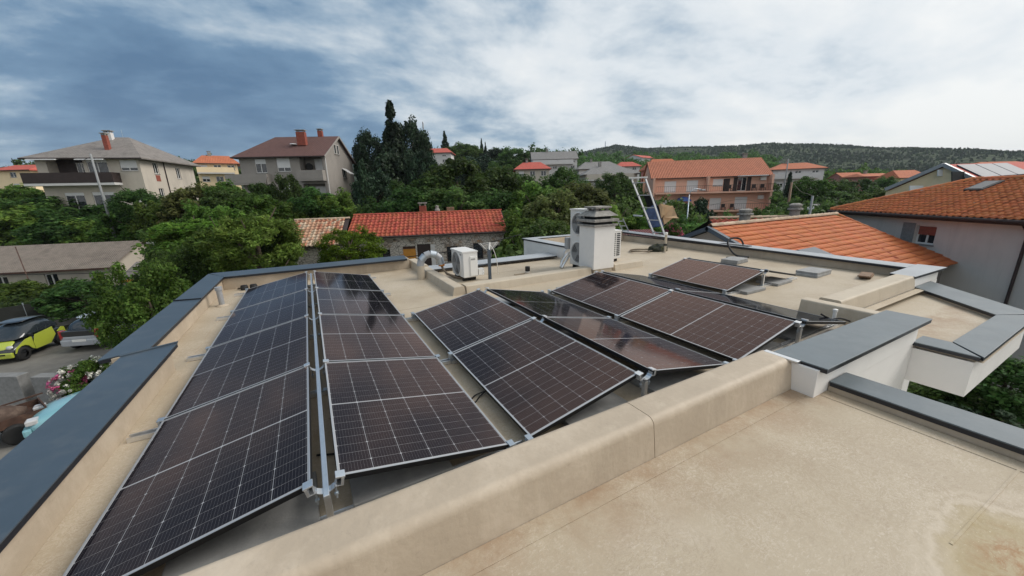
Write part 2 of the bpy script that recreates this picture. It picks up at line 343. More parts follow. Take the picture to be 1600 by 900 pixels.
# inner upstand behind the left coping, back upstand, far wall upstand
b = MB(); b.box(-2.0,-1.60,-3,5.3,0,.268); b.build('left_upstand', MT['up'], bld, bevel=.008)
b = MB(); b.box(-2.1,-1.85,5.302,10.4,0,.268); b.build('left_upstand', MT['up'], bld, bevel=.008)
b = MB(); b.box(-1.848,2.2,9.87,10.38,0,.27); b.build('back_upstand', MT['up'], bld, bevel=.008)
b = MB(); b.box(2.502,6.4,8.96,9.34,0,.068); b.build('back_upstand', MT['up'], bld, bevel=.006)
b = MB(); b.box(10.66,10.97,2.6,10.6,0,.19); b.build('far_upstand', MT['up'], bld, bevel=.008)
b = MB(); b.box(6.73,10.65,10.56,10.88,0,.34); b.build('far_upstand', MT['up'], bld, bevel=.008)
b = MB(); b.box(6.42,6.72,8.5,10.88,-.0,.352); b.build('block_wall', MT['white'], bld, bevel=.006)
b = MB(); b.box(6.34,6.418,8.5,10.86,-1.2,.35); b.build('block_wall', MT['white'], bld)
# right-hand return wall and small parapet
b = MB(); b.box(3.832,6.35,1.345,1.62,-.02,.268); b.build('return_wall', MT['white'], bld, bevel=.005)
b = MB(); b.box(3.832,6.33,1.352,1.36,-3,-.02); b.build('return_wall', MT['white'], bld)
b = MB(); b.box(4.09,4.28,-3.0,1.34,0,.075); b.build('right_upstand', MT['up'], bld, bevel=.006)
b = MB(); b.box(9.66,10.96,2.262,2.56,-1.5,.19); b.build('corner_wall', MT['white'], bld, bevel=.005)

def coping(name, pts, z, h=.035, m='cop', parent=bld, fascia=.05, lap=None):
    """folded sheet coping: thin top sheet over a dark drip edge"""
    zt = z if isinstance(z,(list,tuple)) else [z]*4
    mb = MB(); mb.hexa([(x,y,q-.012) for (x,y),q in zip(pts,zt)], [(x,y,q) for (x,y),q in zip(pts,zt)])
    o = mb.build(name, MT[m], parent, bevel=.004)
    c = Vector((sum(p[0] for p in pts)/4, sum(p[1] for p in pts)/4)); 
    ins = []
    for p in pts:
        d = (c-Vector(p)); ins.append((p[0]+(.004 if d.x>0 else -.004), p[1]+(.004 if d.y>0 else -.004)))
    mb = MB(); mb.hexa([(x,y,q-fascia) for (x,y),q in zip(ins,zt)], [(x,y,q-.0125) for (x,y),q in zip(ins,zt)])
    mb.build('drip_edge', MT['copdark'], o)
    return o
coping('coping',[(-1.98,-3),(-1.55,-3),(-1.55,5.40),(-1.98,5.22)],.30)
b = MB(); b.hexa([(-1.985,5.20,.30),(-1.545,5.385,.30),(-1.545,5.41,.30),(-1.985,5.225,.30)],[(-1.985,5.20,.315),(-1.545,5.385,.318),(-1.545,5.41,.318),(-1.985,5.225,.315)]); b.build('coping_seam',MT['cop'],bld,bevel=.004)
coping('coping',[(-2.18,5.262),(-1.80,5.42),(-1.80,7.80),(-2.18,7.90)],.286)
coping('coping',[(-2.18,7.912),(-1.80,7.812),(-1.80,9.86),(-2.18,10.5)],.292)
b = MB(); b.hexa([(-2.185,7.895,.29),(-1.795,7.79,.29),(-1.795,7.815,.29),(-2.185,7.92,.29)],[(-2.185,7.895,.306),(-1.795,7.79,.306),(-1.795,7.815,.306),(-2.185,7.92,.306)]); b.build('coping_seam',MT['copdark'],bld)
coping('coping',[(-1.796,9.83),(2.12,9.70),(2.18,10.36),(-2.16,10.52)],.296)
MT['coplight'] = mat('pale_grey_coping', (.34,.36,.38), .38, var=.1, vs=1.4, dirt=(.22,.24,.26), world=True)
coping('coping',[(2.51,8.87),(6.2,8.70),(6.33,9.34),(2.3,9.42)],.10, m='coplight')
coping('coping',[(6.32,8.42),(6.70,8.42),(6.70,10.60),(6.32,10.95)],.385, m='coplight')
coping('coping',[(6.34,10.955),(6.72,10.61),(10.66,10.58),(11.05,10.95)],[.386,.386,.34,.34], m='coplight')
coping('coping',[(10.58,2.63),(11.08,2.63),(11.05,10.93),(10.60,10.57)],[.22,.22,.335,.335], m='coplight', fascia=.06)
coping('coping',[(9.58,2.24),(11.14,2.20),(11.14,2.62),(9.62,2.60)],.226, m='coplight')
MT['copr'] = mat('coping_sky_sheen', (.105,.13,.145), .36, spec=.5, var=.14, vs=1.6, streak=(.15,.17,.18), dirt=(.17,.19,.20), dlo=.5, dhi=.8, world=True, bump=.05, bs=4)  # right copings: paler copy of the coping colour, sky reflection painted in
coping('coping',[(3.86,1.29),(6.40,1.265),(6.40,1.68),(3.86,1.74)],.302, m='copr')
b = MB(); b.box(3.80,3.858,1.50,1.80,.285,.302); b.build('coping_clip',MT['alu'],bld,bevel=.003)
coping('coping',[(4.08,-3),(4.42,-3),(4.42,1.335),(4.08,1.335)],.105, m='copr')
# cantilevered balcony to the right
bal = MB(); bal.poly([(6.35,.80,-.075),(8.9,.80,-.075),(10.25,2.2,-.075),(6.35,2.24,-.075)])
bal.build('balcony_deck',MT['deck'],bld)
b = MB(); b.prism([(6.34,.86,-.52),(8.95,.86,-.52),(10.4,2.24,-.52),(6.34,2.24,-.52)],(0,0,.43)); b.build('balcony_slab',MT['white'],bld)
b = MB(); b.box(6.36,6.64,.87,1.33,-.08,-.04); b.box(6.642,8.6,.87,1.06,-.08,-.04); b.build('balcony_upstand',MT['up'],bld)
b = MB(); b.hexa([(8.55,1.1,-.08),(8.95,1.1,-.08),(10.3,2.235,-.08),(9.72,2.235,-.08)],[(8.55,1.1,-.04),(8.95,1.1,-.04),(10.3,2.235,-.04),(9.72,2.235,-.04)]); b.build('balcony_upstand',MT['up'],bld)
coping('coping',[(6.30,.82),(6.66,1.12),(6.66,1.36),(6.30,1.36)],.0, m='copr')
coping('coping',[(6.31,.80),(9.0,.80),(8.55,1.10),(6.67,1.112)],.006, m='copr')
coping('coping',[(8.53,1.108),(9.02,.82),(10.55,2.25),(9.72,2.25)],.012, m='copr')

# chimney
ch = tag(empty('rooftop_chimney',(5.98,6.74,0),-.04), 'square white rendered chimney with weathered stacked cement cap', 'chimney')
b = MB(); b.box(-.30,.24,-.26,.26,0,.11); b.build('plinth',MT['curbm'],ch,bevel=.01)
b = MB(); b.box(-.33,.27,-.285,.285,.11,1.10); b.build('shaft',MT['white'],ch,bevel=.006)
def slab(zb,zt,e,bev=.012): 
    m_ = MB(); m_.box(-.33-e,.27+e,-.285-e,.285+e,zb,zt); m_.build('cap_slab',MT['stonechim'],ch,bevel=bev)
slab(1.10,1.145,.045); slab(1.20,1.265,.06)
b = MB(); b.box(-.28,.22,-.24,.24,1.145,1.20); b.box(-.25,.19,-.21,.21,1.265,1.33); b.build('cap_core',MT['dark'],ch)
b = MB(); b.hexa([(-.38,-.335,1.33),(.32,-.335,1.33),(.32,.335,1.33),(-.38,.335,1.33)],[(-.22,-.18,1.45),(.17,-.18,1.45),(.17,.18,1.45),(-.22,.18,1.45)]); b.build('cap_hood',MT['stonechim'],ch,bevel=.012)
b = MB()
for sx in (-.17,.12):
    for sy in (-.13,.13): b.box(sx-.035,sx+.035,sy-.035,sy+.035,1.45,1.50)
b.build('cap_feet',MT['stonechim'],ch)
b = MB(); b.box(-.26,.21,-.215,.215,1.50,1.545); b.build('top_plate',MT['stonechim'],ch,bevel=.01)

# ------------------------------------------------------------------ solar array
PL, PW, TAU, ZL = 1.722, 1.134, 0.1967, 0.12
STEP = PL+.025; PC, PS = PW*math.cos(TAU), PW*math.sin(TAU)
def cell_mesh(flip):
    w, h, c = .0905, .0452, .006; y = -h if flip else h
    vs = [(-w,-y,0),(w,-y,0),(w,y-math.copysign(c,y),0),(w-c,y,0),(-w+c,y,0),(-w,y-math.copysign(c,y),0)]
    me = bpy.data.meshes.new('solar_cell'); me.from_pydata(vs, [], [tuple(range(6))] if not flip else [tuple(range(5,-1,-1))]); me.materials.append(MT['cell']); return me
CM = [cell_mesh(False), cell_mesh(True)]
fr = MB()
for a in ((0,PW,0,.03),(0,PW,PL-.03,PL),(0,.03,.03,PL-.03),(PW-.03,PW,.03,PL-.03)): fr.box(a[0],a[1],a[2],a[3],-.035,-.0305)
for a in ((0,PW,0,.002),(0,PW,PL-.002,PL),(0,.002,.002,PL-.002),(PW-.002,PW,.002,PL-.002)): fr.box(a[0],a[1],a[2],a[3],-.0305,-.0022)
lip = MB()
for a in ((0,PW,0,.011),(0,PW,PL-.011,PL),(0,.009,.011,PL-.011),(PW-.009,PW,.011,PL-.011)): lip.box(a[0],a[1],a[2],a[3],-.002,0)
bs_ = MB(); bs_.box(.003,PW-.003,.003,PL-.003,-.009,-.0035)
GS = 'solar panels on the flat roof'
def make_panel():
    r = empty('solar_panel')
    KIDS[r.name] = k = []
    k.append(fr.build('frame', MT['black'], r)); k.append(lip.build('frame_lip', MT['alulip'], r)); k.append(bs_.build('backsheet', MT['back'], r))
    x0 = (PW-6*.184)/2+.092
    for j in range(18):
        y = .0225+(j+.5)*.0925+(.012 if j >= 9 else 0)
        for i in range(6):
            k.append(link('solar_cell', CM[j%2], r, (x0+i*.184, y, -.0028)))
    return r
PROTO = make_panel(); used = [False]
def panel(xlow, y, up, label, zl=ZL):
    if not used[0]: o = PROTO; used[0] = True
    else:
        o = PROTO.copy(); COL.objects.link(o)
        for ch_ in KIDS[PROTO.name]:
            c = ch_.copy(); COL.objects.link(c); c.parent = o
    if up > 0: o.location = (xlow, y, zl); o.rotation_euler = (0,-TAU,0)
    else: o.location = (xlow, y+PL, zl); o.rotation_euler = (0,-TAU,math.pi)
    tag(o, label, 'solar panel', GS)
near = ['cut by the photo bottom edge', 'next behind the nearest one', 'third from the camera', 'farthest away by the back parapet']
for i in range(4): panel(-1.3151, 2.0736+i*STEP, 1, 'blue black solar panel in the leftmost row, '+near[i])
nb = ['nearest the front parapet', 'next behind the nearest one', 'third from the parapet', 'farthest from the camera']
for i in range(4): panel(1.0487, 2.0578+i*STEP, -1, 'brownish solar panel right of the long silver rail, '+nb[i])
panel(1.2264, 2.0536, 1, 'dark violet solar panel in the middle touching the front parapet corner')
panel(1.2264, 2.0536+STEP, 1, 'brown solar panel in the middle nearest the low curb with the pipe')
panel(3.5882, 2.0183, -1, 'dark grey grazing solar panel behind the violet one, near the front parapet')
panel(3.5882, 2.0183+STEP, -1, 'almost black grazing solar panel behind the brown middle one')
panel(3.767, 2.0, 1, 'reddish brown solar panel beside the right return coping')
panel(3.767, 2.0+STEP, 1, 'brown solar panel in front of the white chimney')
panel(6.0817, 1.948, -1, 'grazing solar panel reaching the small end curb on the right')
panel(6.0817, 1.948+STEP, -1, 'grazing solar panel behind the brown one by the chimney')
panel(6.34, 3.7205, 1, 'single light brown solar panel farthest right, near the far wall')
panel(8.66, 3.7205, -1, 'edge-on solar panel behind the single light brown one')

# long rail between the two left rows, cross rails, brackets, clamps, ballast
ZR = ZL+PS
o = MB().box(-.149,-.117,2.0,9.16,.262,.285).build('ridge_rail', MT['alu'], None, bevel=.004); tag(o, 'long silver rail along the ridge between the two left panel rows', 'rail')
rl = MB(); rl.box(-.5,.5,-.036,.036,.0,.012); rl.box(-.5,.5,-.036,-.022,.012,.045); rl.box(-.5,.5,.022,.036,.012,.045); rl.box(-.5,.5,-.006,.006,.012,.03)
rail_me = None
RL = ['nearest end','second along','middle one','fourth along','farthest end']
def crossrail(x0, x1, y, label):
    global rail_me
    mb = MB(); 
    for a in ((-.036,.036,.004,.012),(-.036,-.024,.012,.045),(.024,.036,.012,.045),(-.006,.006,.012,.03)): mb.box(0,x1-x0,a[0],a[1],a[2],a[3])
    o = mb.build('cross_rail', MT['alu']); o.location = (x0,y,0); tag(o, label, 'rail', 'aluminium cross rails under the panels')
for i in range(5):
    y = 2.075+i*STEP+(-.012 if i else .03)
    crossrail(-1.55, 1.205, y, 'flat aluminium rail sticking out left of the leftmost panels, '+RL[i])
    if i < 3: crossrail(1.21, 6.2, y-.03, 'aluminium rail under the middle and right panels, '+RL[i])
for i, y in enumerate((3.76, 5.42)): crossrail(6.25, 8.75, y, 'aluminium rail under the single panel by the far wall, at its %s end' % ('near','far')[i])
def make_bracket():
    r = empty('ridge_bracket'); k = KIDS[r.name] = []
    b = MB(); b.box(-.05,.05,-.03,.03,.045,.053); k.append(b.build('foot', MT['zinc'], r))
    b = MB(); b.box(-.018,.018,-.02,.02,.053,.255); k.append(b.build('post', MT['alu'], r, bevel=.003))
    b = MB(); pts = []
    for q in range(9):
        a = math.pi*(q/8); pts.append((-math.cos(a)*.062, -math.sin(a)*.055+ZR-.012))
    for q in range(8):
        (xa,za),(xb,zb) = pts[q], pts[q+1]; b.hexa([(xa,-.024,za-.004),(xb,-.024,zb-.004),(xb,.024,zb-.004),(xa,.024,za-.004)],[(xa,-.024,za),(xb,-.024,zb),(xb,.024,zb),(xa,.024,za)])
    k.append(b.build('cradle', MT['alu'], r))
    for s in (-1,1):
        b = MB(); b.box(-.026,.026,-.03,.03,-.004,.006); b.box(-.022,-.006,-.03,.03,-.05,-.004) if s < 0 else b.box(.006,.022,-.03,.03,-.05,-.004)
        b.box(-.022,.022,-.03,.03,-.054,-.05)
        c = b.build('clamp', MT['alu'], r, bevel=.002); c.location = (s*.082,0,ZR+.005); c.rotation_euler = (0,s*TAU,0); k.append(c)
        b = MB(); b.tube([(s*.05,0,.20),(s*.05,0,.30)],.006,6); b.tube([(s*.05,0,.225),(s*.05,0,.237)],.013,6); k.append(b.build('bolt', MT['zinc'], r))
    return r
BP = make_bracket(); bu = [False]
def bracket(x, y, label):
    if not bu[0]: o = BP; bu[0] = True
    else: o = copy_tree(BP)
    o.location = (x, y, 0); tag(o, label, 'bracket', 'metal brackets at the panel ridges')
for i in range(5): bracket(-.133, 2.06+i*STEP-(.012 if i else -.0), 'shiny ridge bracket on the long silver rail, '+RL[i])
for i in range(3): bracket(2.407, 2.02+i*STEP+(.0 if i else .02), 'shiny bracket between the violet panel row and the dark grazing row, '+RL[i])
for i in range(3): bracket(4.924, 1.98+i*STEP, 'shiny bracket at the ridge of the reddish brown row on the right, '+RL[i])
for i in range(2): bracket(7.5, 3.75+i*(PL-.06), 'bracket at the ridge of the single far panel, %s end' % ('near','far')[i])
def make_clamp():
    b = MB(); b.box(-.03,.03,-.03,.03,.045,.10); b.box(-.034,.012,-.032,.032,.118,.128); b.box(-.03,-.012,-.03,.03,.10,.118)
    return b.build('edge_clamp', MT['zinc'], None, bevel=.002)
CP = make_clamp(); cu = [False]
def clamp(x, y, s, label):
    o = CP if not cu[0] else link('edge_clamp', CP.data); cu[0] = True
    o.location = (x,y,0); o.rotation_euler = (0,0,0 if s > 0 else math.pi); tag(o, label, 'clamp', 'clamps on the low panel edges')
for i in range(5): clamp(-1.318, 2.08+i*STEP-.012, 1, 'small metal clamp on the low left edge of the leftmost row, '+RL[i])
for i in range(5): clamp(1.052, 2.08+i*STEP-.02, -1, 'small metal clamp on the low edge right of the brown row, '+RL[i])
for i in range(3): clamp(1.222, 2.06+i*STEP-.012, 1, 'small metal clamp on the low edge of the violet row, '+RL[i])
for i in range(3): clamp(3.592, 2.04+i*STEP-.012, -1, 'small metal clamp on the low edge of the dark grazing row, '+RL[i])
for i in range(3): clamp(3.763, 2.03+i*STEP-.012, 1, 'small metal clamp on the low edge of the reddish row, '+RL[i])
for i in range(2): clamp(6.336, 3.76+i*(PL-.06), 1, 'small metal clamp on the low edge of the single far panel, %s end' % ('near','far')[i])
sb = MB().box(-.3,.3,-.2,.2,0,.05).build('ballast_slab', MT['concslab'], None, bevel=.006); su = [False]
def slab_(x, y, label, rz=0, z=.003, s=(1,1,1)):
    o = sb if not su[0] else link('ballast_slab', sb.data); su[0] = True
    o.location = (x,y,z); o.rotation_euler = (0,0,rz); o.scale = s; tag(o, label, 'concrete slab', 'grey concrete ballast slabs')
slab_(.315, 2.37, 'grey slab under the near edge of the brownish panel right of the long rail', .0, s=(1.08,1.25,1))
slab_(-.56, 2.33, 'grey slab under the near edge of the leftmost front panel', .02, s=(1.2,1.2,1))
for i in range(1,5):
    for x, w in ((-.75,'leftmost row'),(.45,'brown row beside the long rail')):
        slab_(x, 2.4+i*STEP-.3, 'concrete slab hidden in the shade below the %s, %s' % (w, RL[i]), .02*i)
for x, w in ((1.95,'violet panel'),(2.95,'dark grazing panel behind the violet one'),(4.45,'reddish brown panel'),(5.40,'grazing panel by the small end curb')):
    for i in range(3):
        slab_(x, 2.30+i*STEP-(.2 if i else 0), 'grey concrete slab under the %s, %s' % (w, RL[i]), .03-.02*i, s=(1.1,1.15,1))
slab_(7.05, 3.80, 'grey slab under the near corner of the single far panel'); slab_(8.10, 3.84, 'grey slab right of the single far panel bracket', .05)
slab_(9.55, 5.52, 'lower slab of the pair beside the coiled black hose', .1); slab_(9.56, 5.53, 'upper slab of the pair beside the coiled black hose', .14, .053)
slab_(9.50, 3.76, 'lower slab of the stack at the end of the edge-on panel', .05, s=(1.15,1,1)); slab_(9.52, 3.77, 'upper slab of the stack at the end of the edge-on panel', .02, .053, s=(1.1,1,1))
def cable(name, pts, r, m, label, cat='cable', group=None, n=6, sub=6):
    P = [Vector(p) for p in pts]; Q = []
    for i in range(len(P)-1):
        p0,p1,p2,p3 = P[max(i-1,0)],P[i],P[i+1],P[min(i+2,len(P)-1)]
        for s in range(sub):
            u = s/sub; Q.append(.5*((2*p1)+(p2-p0)*u+(2*p0-5*p1+4*p2-p3)*u*u+(3*p1-p0-3*p2+p3)*u**3))
    Q.append(P[-1]); return tag(MB().tube(Q, r, n).build(name, MT[m], None, smooth=True), label, cat, group)
cable('black_cable', [(-.08,3.2,.06),(.0,3.05,.03),(.05,2.9,.015),(-.03,2.75,.015),(-.2,2.8,.02)], .008, 'rubber', 'black cable dangling below the long silver rail')
cable('black_cable', [(.95,2.98,.10),(1.08,2.93,.02),(1.18,2.98,.015),(1.30,2.9,.08)], .007, 'rubber', 'thin black cable crossing the gap between the brown and violet panels')
cable('black_cable', [(.95,2.93,.10),(1.1,2.87,.012),(1.2,2.94,.012),(1.32,2.93,.09)], .007, 'rubber', 'second thin black cable lying just before the first in the panel gap')

# ------------------------------------------------------------------ roof equipment
def ac_unit(name, x, y, L, D, H, fans, label, z=.06, fanface='x', rz=0):
    """front faces local -X; length L along Y"""
    r = tag(empty(name,(x,y,z),rz), label, 'air conditioner')
    b = MB(); b.box(.012,D,0,L,0.03,H-.03); b.build('casing', MT['pale'], r, bevel=.018, seg=3)
    b = MB(); b.box(-.006,D+.008,-.008,L+.008,H-.032,H); 
    for k in range(3): b.box(.05,D-.05,L*(.2+.22*k),L*(.2+.22*k)+.03,H,H+.004)
    b.build('lid', MT['pale'], r, bevel=.008)
    b = MB(); b.box(.03,D-.02,.1,.16,-z+.005,.03); b.box(.03,D-.02,L-.16,L-.1,-z+.005,.03); b.build('foot', MT['black'], r)
    fz = H/fans
    for k in range(fans):
        R_ = min(L*.40, fz*.44); cy, cz = L*.56 if fans == 1 else L*.5, fz*(k+.5)
        rot = Matrix.Rotation(-math.pi/2, 3, 'Y')
        b = MB(); b.lathe([(R_+.02,0),(R_+.02,.016),(R_,.020),(R_-.012,.012),(R_-.012,-.006)], 28, (.012,cy,cz), M=rot); g = b.build('fan_ring', MT['pale'], r, smooth=True)
        b = MB(); b.lathe([(R_-.012,.002),(0.001,.002)], 28, (.012,cy,cz), M=rot); b.build('fan_recess', MT['fan'], g)
        b = MB()
        for q in range(3):
            for s in range(5):
                a0 = q*2.094+s*.2; a1 = a0+.2; b.add([(.006,cy+math.cos(a0)*.05,cz+math.sin(a0)*.05),(.006,cy+math.cos(a1)*.05,cz+math.sin(a1)*.05),(.004,cy+math.cos(a1)*R_*.85,cz+math.sin(a1)*R_*.85),(.004,cy+math.cos(a0)*R_*.85,cz+math.sin(a0)*R_*.85)],[(0,1,2,3)])
        b.build('fan_blades', MT['fanb'], g)
        b = MB()
        for q in range(7):
            rr = R_*(.14+.13*q); b.lathe([(rr,-.004+.018),(rr+.003,.018),(rr+.003,.021),(rr,.021),(rr,.014)], 24, (.012,cy,cz), M=rot)
        for q in range(8):
            a = q*math.pi/4; b.bar((-.006,cy,cz),(-.006,cy+math.cos(a)*(R_-.01),cz+math.sin(a)*(R_-.01)),.004,.004)
        b.build('fan_grille', MT['ltgrey'], g)
    return r
a1 = ac_unit('air_conditioner', 2.82, 7.50, .74, .36, .62, 1, 'white air conditioner with one fan standing in the curb corner beside the bent duct')
b = MB(); b.box(.17,.345,-.02,.0,.06,.50); b.build('service_cover', MT['offw'], a1, bevel=.012)
b = MB(); b.box(.19,.29,-.026,-.018,.42,.455); b.build('handle_recess', MT['fan'], a1)
b = MB(); b.box(.005,.012,.10,.17,.53,.545); b.build('name_badge', MT['dark'], a1)
b = MB(); b.tube([(.36,.05,.10),(.43,.03,.10),(.47,-.02,.06)],.02,8); b.tube([(.36,.05,.18),(.44,.03,.18),(.49,-.02,.10)],.022,8); b.box(.365,.50,-.02,.12,.06,.20); b.build('pipe_valves', MT['offw'], a1, bevel=.004)
a2 = ac_unit('air_conditioner', 5.74, 6.86, .66, .34, 1.42, 2, 'tall white twin fan air conditioner half hidden behind the chimney')
b = MB(); b.tube([(.12,.70,.35),(.0,.78,.25),(-.15,.76,.1),(-.28,.66,-.03)],[.025,.03,.03,.025],8); b.tube([(.06,.72,.5),(-.05,.80,.35),(-.14,.84,.05)],[.022]*3,8); b.tube([(.02,.68,.25),(-.12,.66,.10),(-.32,.55,-.03)],[.028]*3,8); b.build('wrapped_pipes', MT['alu'], a2, smooth=True)
b = MB(); b.box(-.06,.10,.68,.80,.40,.70); b.build('pipe_cover', MT['ltgrey'], a2, bevel=.02)
a3 = ac_unit('air_conditioner', 6.98, 7.34, .85, .36, .80, 1, 'white air conditioner with a slotted side grille right of the chimney')
b = MB()
for c0 in (.04,.20):
    for q in range(12): b.box(c0,c0+.115,-.006,.0115,.12+q*.052,.12+q*.052+.030)
b.build('side_slots', MT['dark'], a3)

dk = tag(empty('bent_duct',(2.12,8.42,0)), 'grey gooseneck duct of sheet metal segments on a beige pipe stub over the curb', 'duct')
b = MB(); b.lathe([(.088,0),(.088,.31),(.0,.31)],20); b.build('stub', MT['curbm'], dk, smooth=False)
ap = []
for q in range(7):
    a = math.pi*(1-q/6); ap.append(Vector((.245+.245*math.cos(a), -.03-.03*math.cos(a), .31+.26*math.sin(a))))
for q in range(0,6):
    p0, p1 = ap[q], ap[q+1]; d = (p1-p0)*.5
    MB().tube([p0-d*.06,p1+d*.06],.083+.0012*(q%2),18).build('duct_segment', MT['zinc'] if q%2 else MT['ltgrey'], dk)
MB().tube([ap[6]+V3(0,0,0),ap[6]-V3(0,0,.05)],[.08,.07],14).build('foam_collar', MT['copper'], dk)
Q = [ap[6]-V3(0,0,.03), ap[6]+V3(.02,-.03,-.12), ap[6]+V3(.08,-.12,-.23), ap[6]+V3(.2,-.35,-.28), ap[6]+V3(.3,-.6,-.29)]
MB().tube(Q,.03,8).build('hose', MT['brownpipe'], dk, smooth=True)

ms = tag(empty('antenna_mast',(3.44,7.45,0)), 'dark blue grey mast with a small white grid antenna behind the curb', 'antenna')
MT['mast'] = mat('mast_paint', (.055,.075,.10), .45)
MB().box(-.03,.03,-.03,.03,0,.70).build('pole', MT['mast'], ms, bevel=.005)
MB().tube([(-.34,.25,.28),(-.02,.02,.36)],.012,6).build('brace', MT['mast'], ms)
MB().bar((0,-.02,.68),(.03,.0,.84),.03,.03).build('boom', MT['offw'], ms)
b = MB()
for q in range(7):
    zz = .70+.022*q; w = .10+.022*q; b.tube([(-w,.05,zz),(w,-.06,zz)],.0035,5)
for q in (-1,1): b.tube([(q*.04,0,.66),(q*.2,-.01*q,.84)],.005,5)
b.build('antenna_rods', MT['offw'], ms)
cable('white_cable', [(3.47,7.45,.80),(3.60,7.5,.6),(3.72,7.62,.3),(3.80,7.75,.02)], .008, 'offw', 'thin white cable hanging from the grid antenna to the roof')
def vent(x, y, r, h, m, label, cap=None, caph=.1, name='vent_pipe', ring=None):
    o = tag(empty(name,(x,y,0)), label, 'vent pipe')
    b = MB(); b.lathe([(r*1.0,0),(r,h),(r*.8,h),(r*.8,h-.03)],14); b.build('pipe', MT[m], o, smooth=False)
    b = MB(); b.lathe([(r*2.2,.004),(r*2.0,.014),(r*1.02,.03)],14); b.build('collar', MT['up'], o, smooth=True)
    if cap: MB().lathe([(r*1.3,h-caph),(r*1.3,h),(0.001,h+.01)],14).build('cap', MT[cap], o)
    if ring is not None: MB().lathe([(r*1.02,ring),(r*1.5,ring),(r*1.5,ring+.06),(r*1.02,ring+.06)],14).build('ring', MT['rubber'], o)
    return o
vent(4.46,7.48,.045,.17,'offw','short white vent pipe with black cap on the roof behind the curb','rubber',.11)
o = tag(MB().box(0,.30,-.02,.02,.006,.03).build('cable_duct', MT['up']), 'short beige conduit lying by the black capped vent', 'conduit'); o.location = (4.1,7.48,0)
vent(-1.66+.02,8.34,.045,.36,'ltgrey','grey vent pipe with wider cap beside the left coping','ltgrey',.06)
vent(9.44,7.6,.035,.62,'curbm','thin beige vent pipe with black ring and white cap near the far wall','offw',.07,ring=.22)
vent(6.22,2.13,.022,.22,'offw','short white tube standing by the small end curb','offw',.03)
cable('black_cable', [(6.0,2.2,.17),(6.12,2.12,.10),(6.22,2.06,.11),(6.36,2.0,.06)], .014, 'rubber', 'black cable bent over the grazing panel by the end curb')
b = MB(); b.box(-.13,.13,-.07,.07,.012,.045); b.box(-.20,.10,-.06,.08,.046,.07); o = b.build('wood_offcut', MT['wood'], None, bevel=.005); o.location = (10.05,3.05,0); o.rotation_euler = (0,0,.2); o.scale=(1.7,1.3,1.2); tag(o, 'brown wooden board left on the roof before the far wall corner', 'board')
b = MB()
for s in (-1,1): b.lathe([(.001,.11),(.06,.10),(.075,.05),(.07,0)],10,(s*.085,0,0))
o = b.build('rubber_cap_pair', MT['rubber'], None); o.location = (-1.36,9.62,0); tag(o, 'two small black rubber caps in the back left roof corner', 'rubber caps')
# black hose hanging over the far coping on a flat dark plate
o = tag(MB().box(-.11,.11,-.42,.42,0,.018).build('dark_plate', MT['black'], None, bevel=.004), 'thin dark plate lying across the far coping under the hose', 'plate'); o.location = (10.78,6.28,.262)
cable('black_hose', [(10.8,6.05,.30),(10.78,6.15,.45),(10.62,6.30,.47),(10.45,6.30,.36),(10.36,6.12,.16),(10.3,5.9,.05),(10.4,5.66,.035),(10.2,5.75,.03),(9.9,5.95,.03)], .026, 'rubber', 'thick black hose looping over the far wall coping', 'hose', n=8)
r_ = random.Random(3); pts = []
for q in range(26):
    a = q*.95; pts.append((9.0+math.cos(a)*(.30+.1*r_.random()), 8.15+math.sin(a)*(.22+.1*r_.random()), .02+.05*r_.random()))
cable('cable_tangle', pts, .009, 'brownpipe', 'loose tangle of brown cable on the roof beside the dark bag', 'cable', sub=4, n=5)
bm = bmesh.new(); bmesh.ops.create_icosphere(bm, subdivisions=3, radius=1)
for v in bm.verts:
    n_ = noise.noise(v.co*2.1)*.22; v.co = Vector((v.co.x*.30*(1+n_), v.co.y*.2*(1+n_), max(0, v.co.z*.17*(1+n_*1.5)+.06)))
me = bpy.data.meshes.new('dark_bag'); bm.to_mesh(me); bm.free(); MT['bag'] = mat('dark_green_cloth', (.018,.022,.014), .9, var=.4, vs=9, dirt=(.12,.12,.05), dscale=7, dlo=.55, dhi=.65, bump=.5, bs=20); me.materials.append(MT['bag'])
tag(link('dark_bag', me, None, (9.55,7.95,0), (0,0,-.4)), 'crumpled dark green tool bag on the roof by the loose cables', 'bag')

# ladders, leaning panel, cardboard box beyond the far wall
def ladder(name, p0, p1, q0, q1, nr, label, ext=0, w=.05, hook=False):
    r = tag(empty(name, tuple(p0)), label, 'ladder'); p0, p1, q0, q1 = [Vector(a) for a in (p0,p1,q0,q1)]
    o0 = p0.copy(); P0 = p0-(p1-p0)*ext; Q0 = q0-(q1-q0)*ext
    for a, c in ((P0,p1),(Q0,q1)): MB().bar(a-o0,c-o0,.028,w,up=(1,0,0)).build('side_rail', MT['ltgrey'], r, bevel=.004)
    for k in range(nr):
        f = -ext+(1+ext)*(k+.6)/nr; MB().bar(p0+(p1-p0)*f-o0, q0+(q1-q0)*f-o0,.03,.03).build('rung', MT['ltgrey'], r)
    if hook: MB().bar(p1-o0+(p1-q1)*.15,q1-o0+(q1-p1)*.15,.07,.05).build('top_bar', MT['offw'], r)
    return r
P1, P2 = Vector((10.98,9.30,.20)), Vector((11.0,8.86,.20))
T1, T2 = at(986,278,13.25), at(1008,277,13.0)
ladder('ladder', P1, T1, P2, T2, 14, 'tall aluminium ladder leaning over the far wall beside the cardboard box', ext=1.9, hook=True, w=.075)
ladder('ladder', (10.82,10.72,.30), tuple(at(964,343,14.05)), (10.9,10.5,.30), tuple(at(973.5,342,14.05)), 6, 'short ladder end poking above the far coping left of the tall ladder', ext=1.2, w=.035)
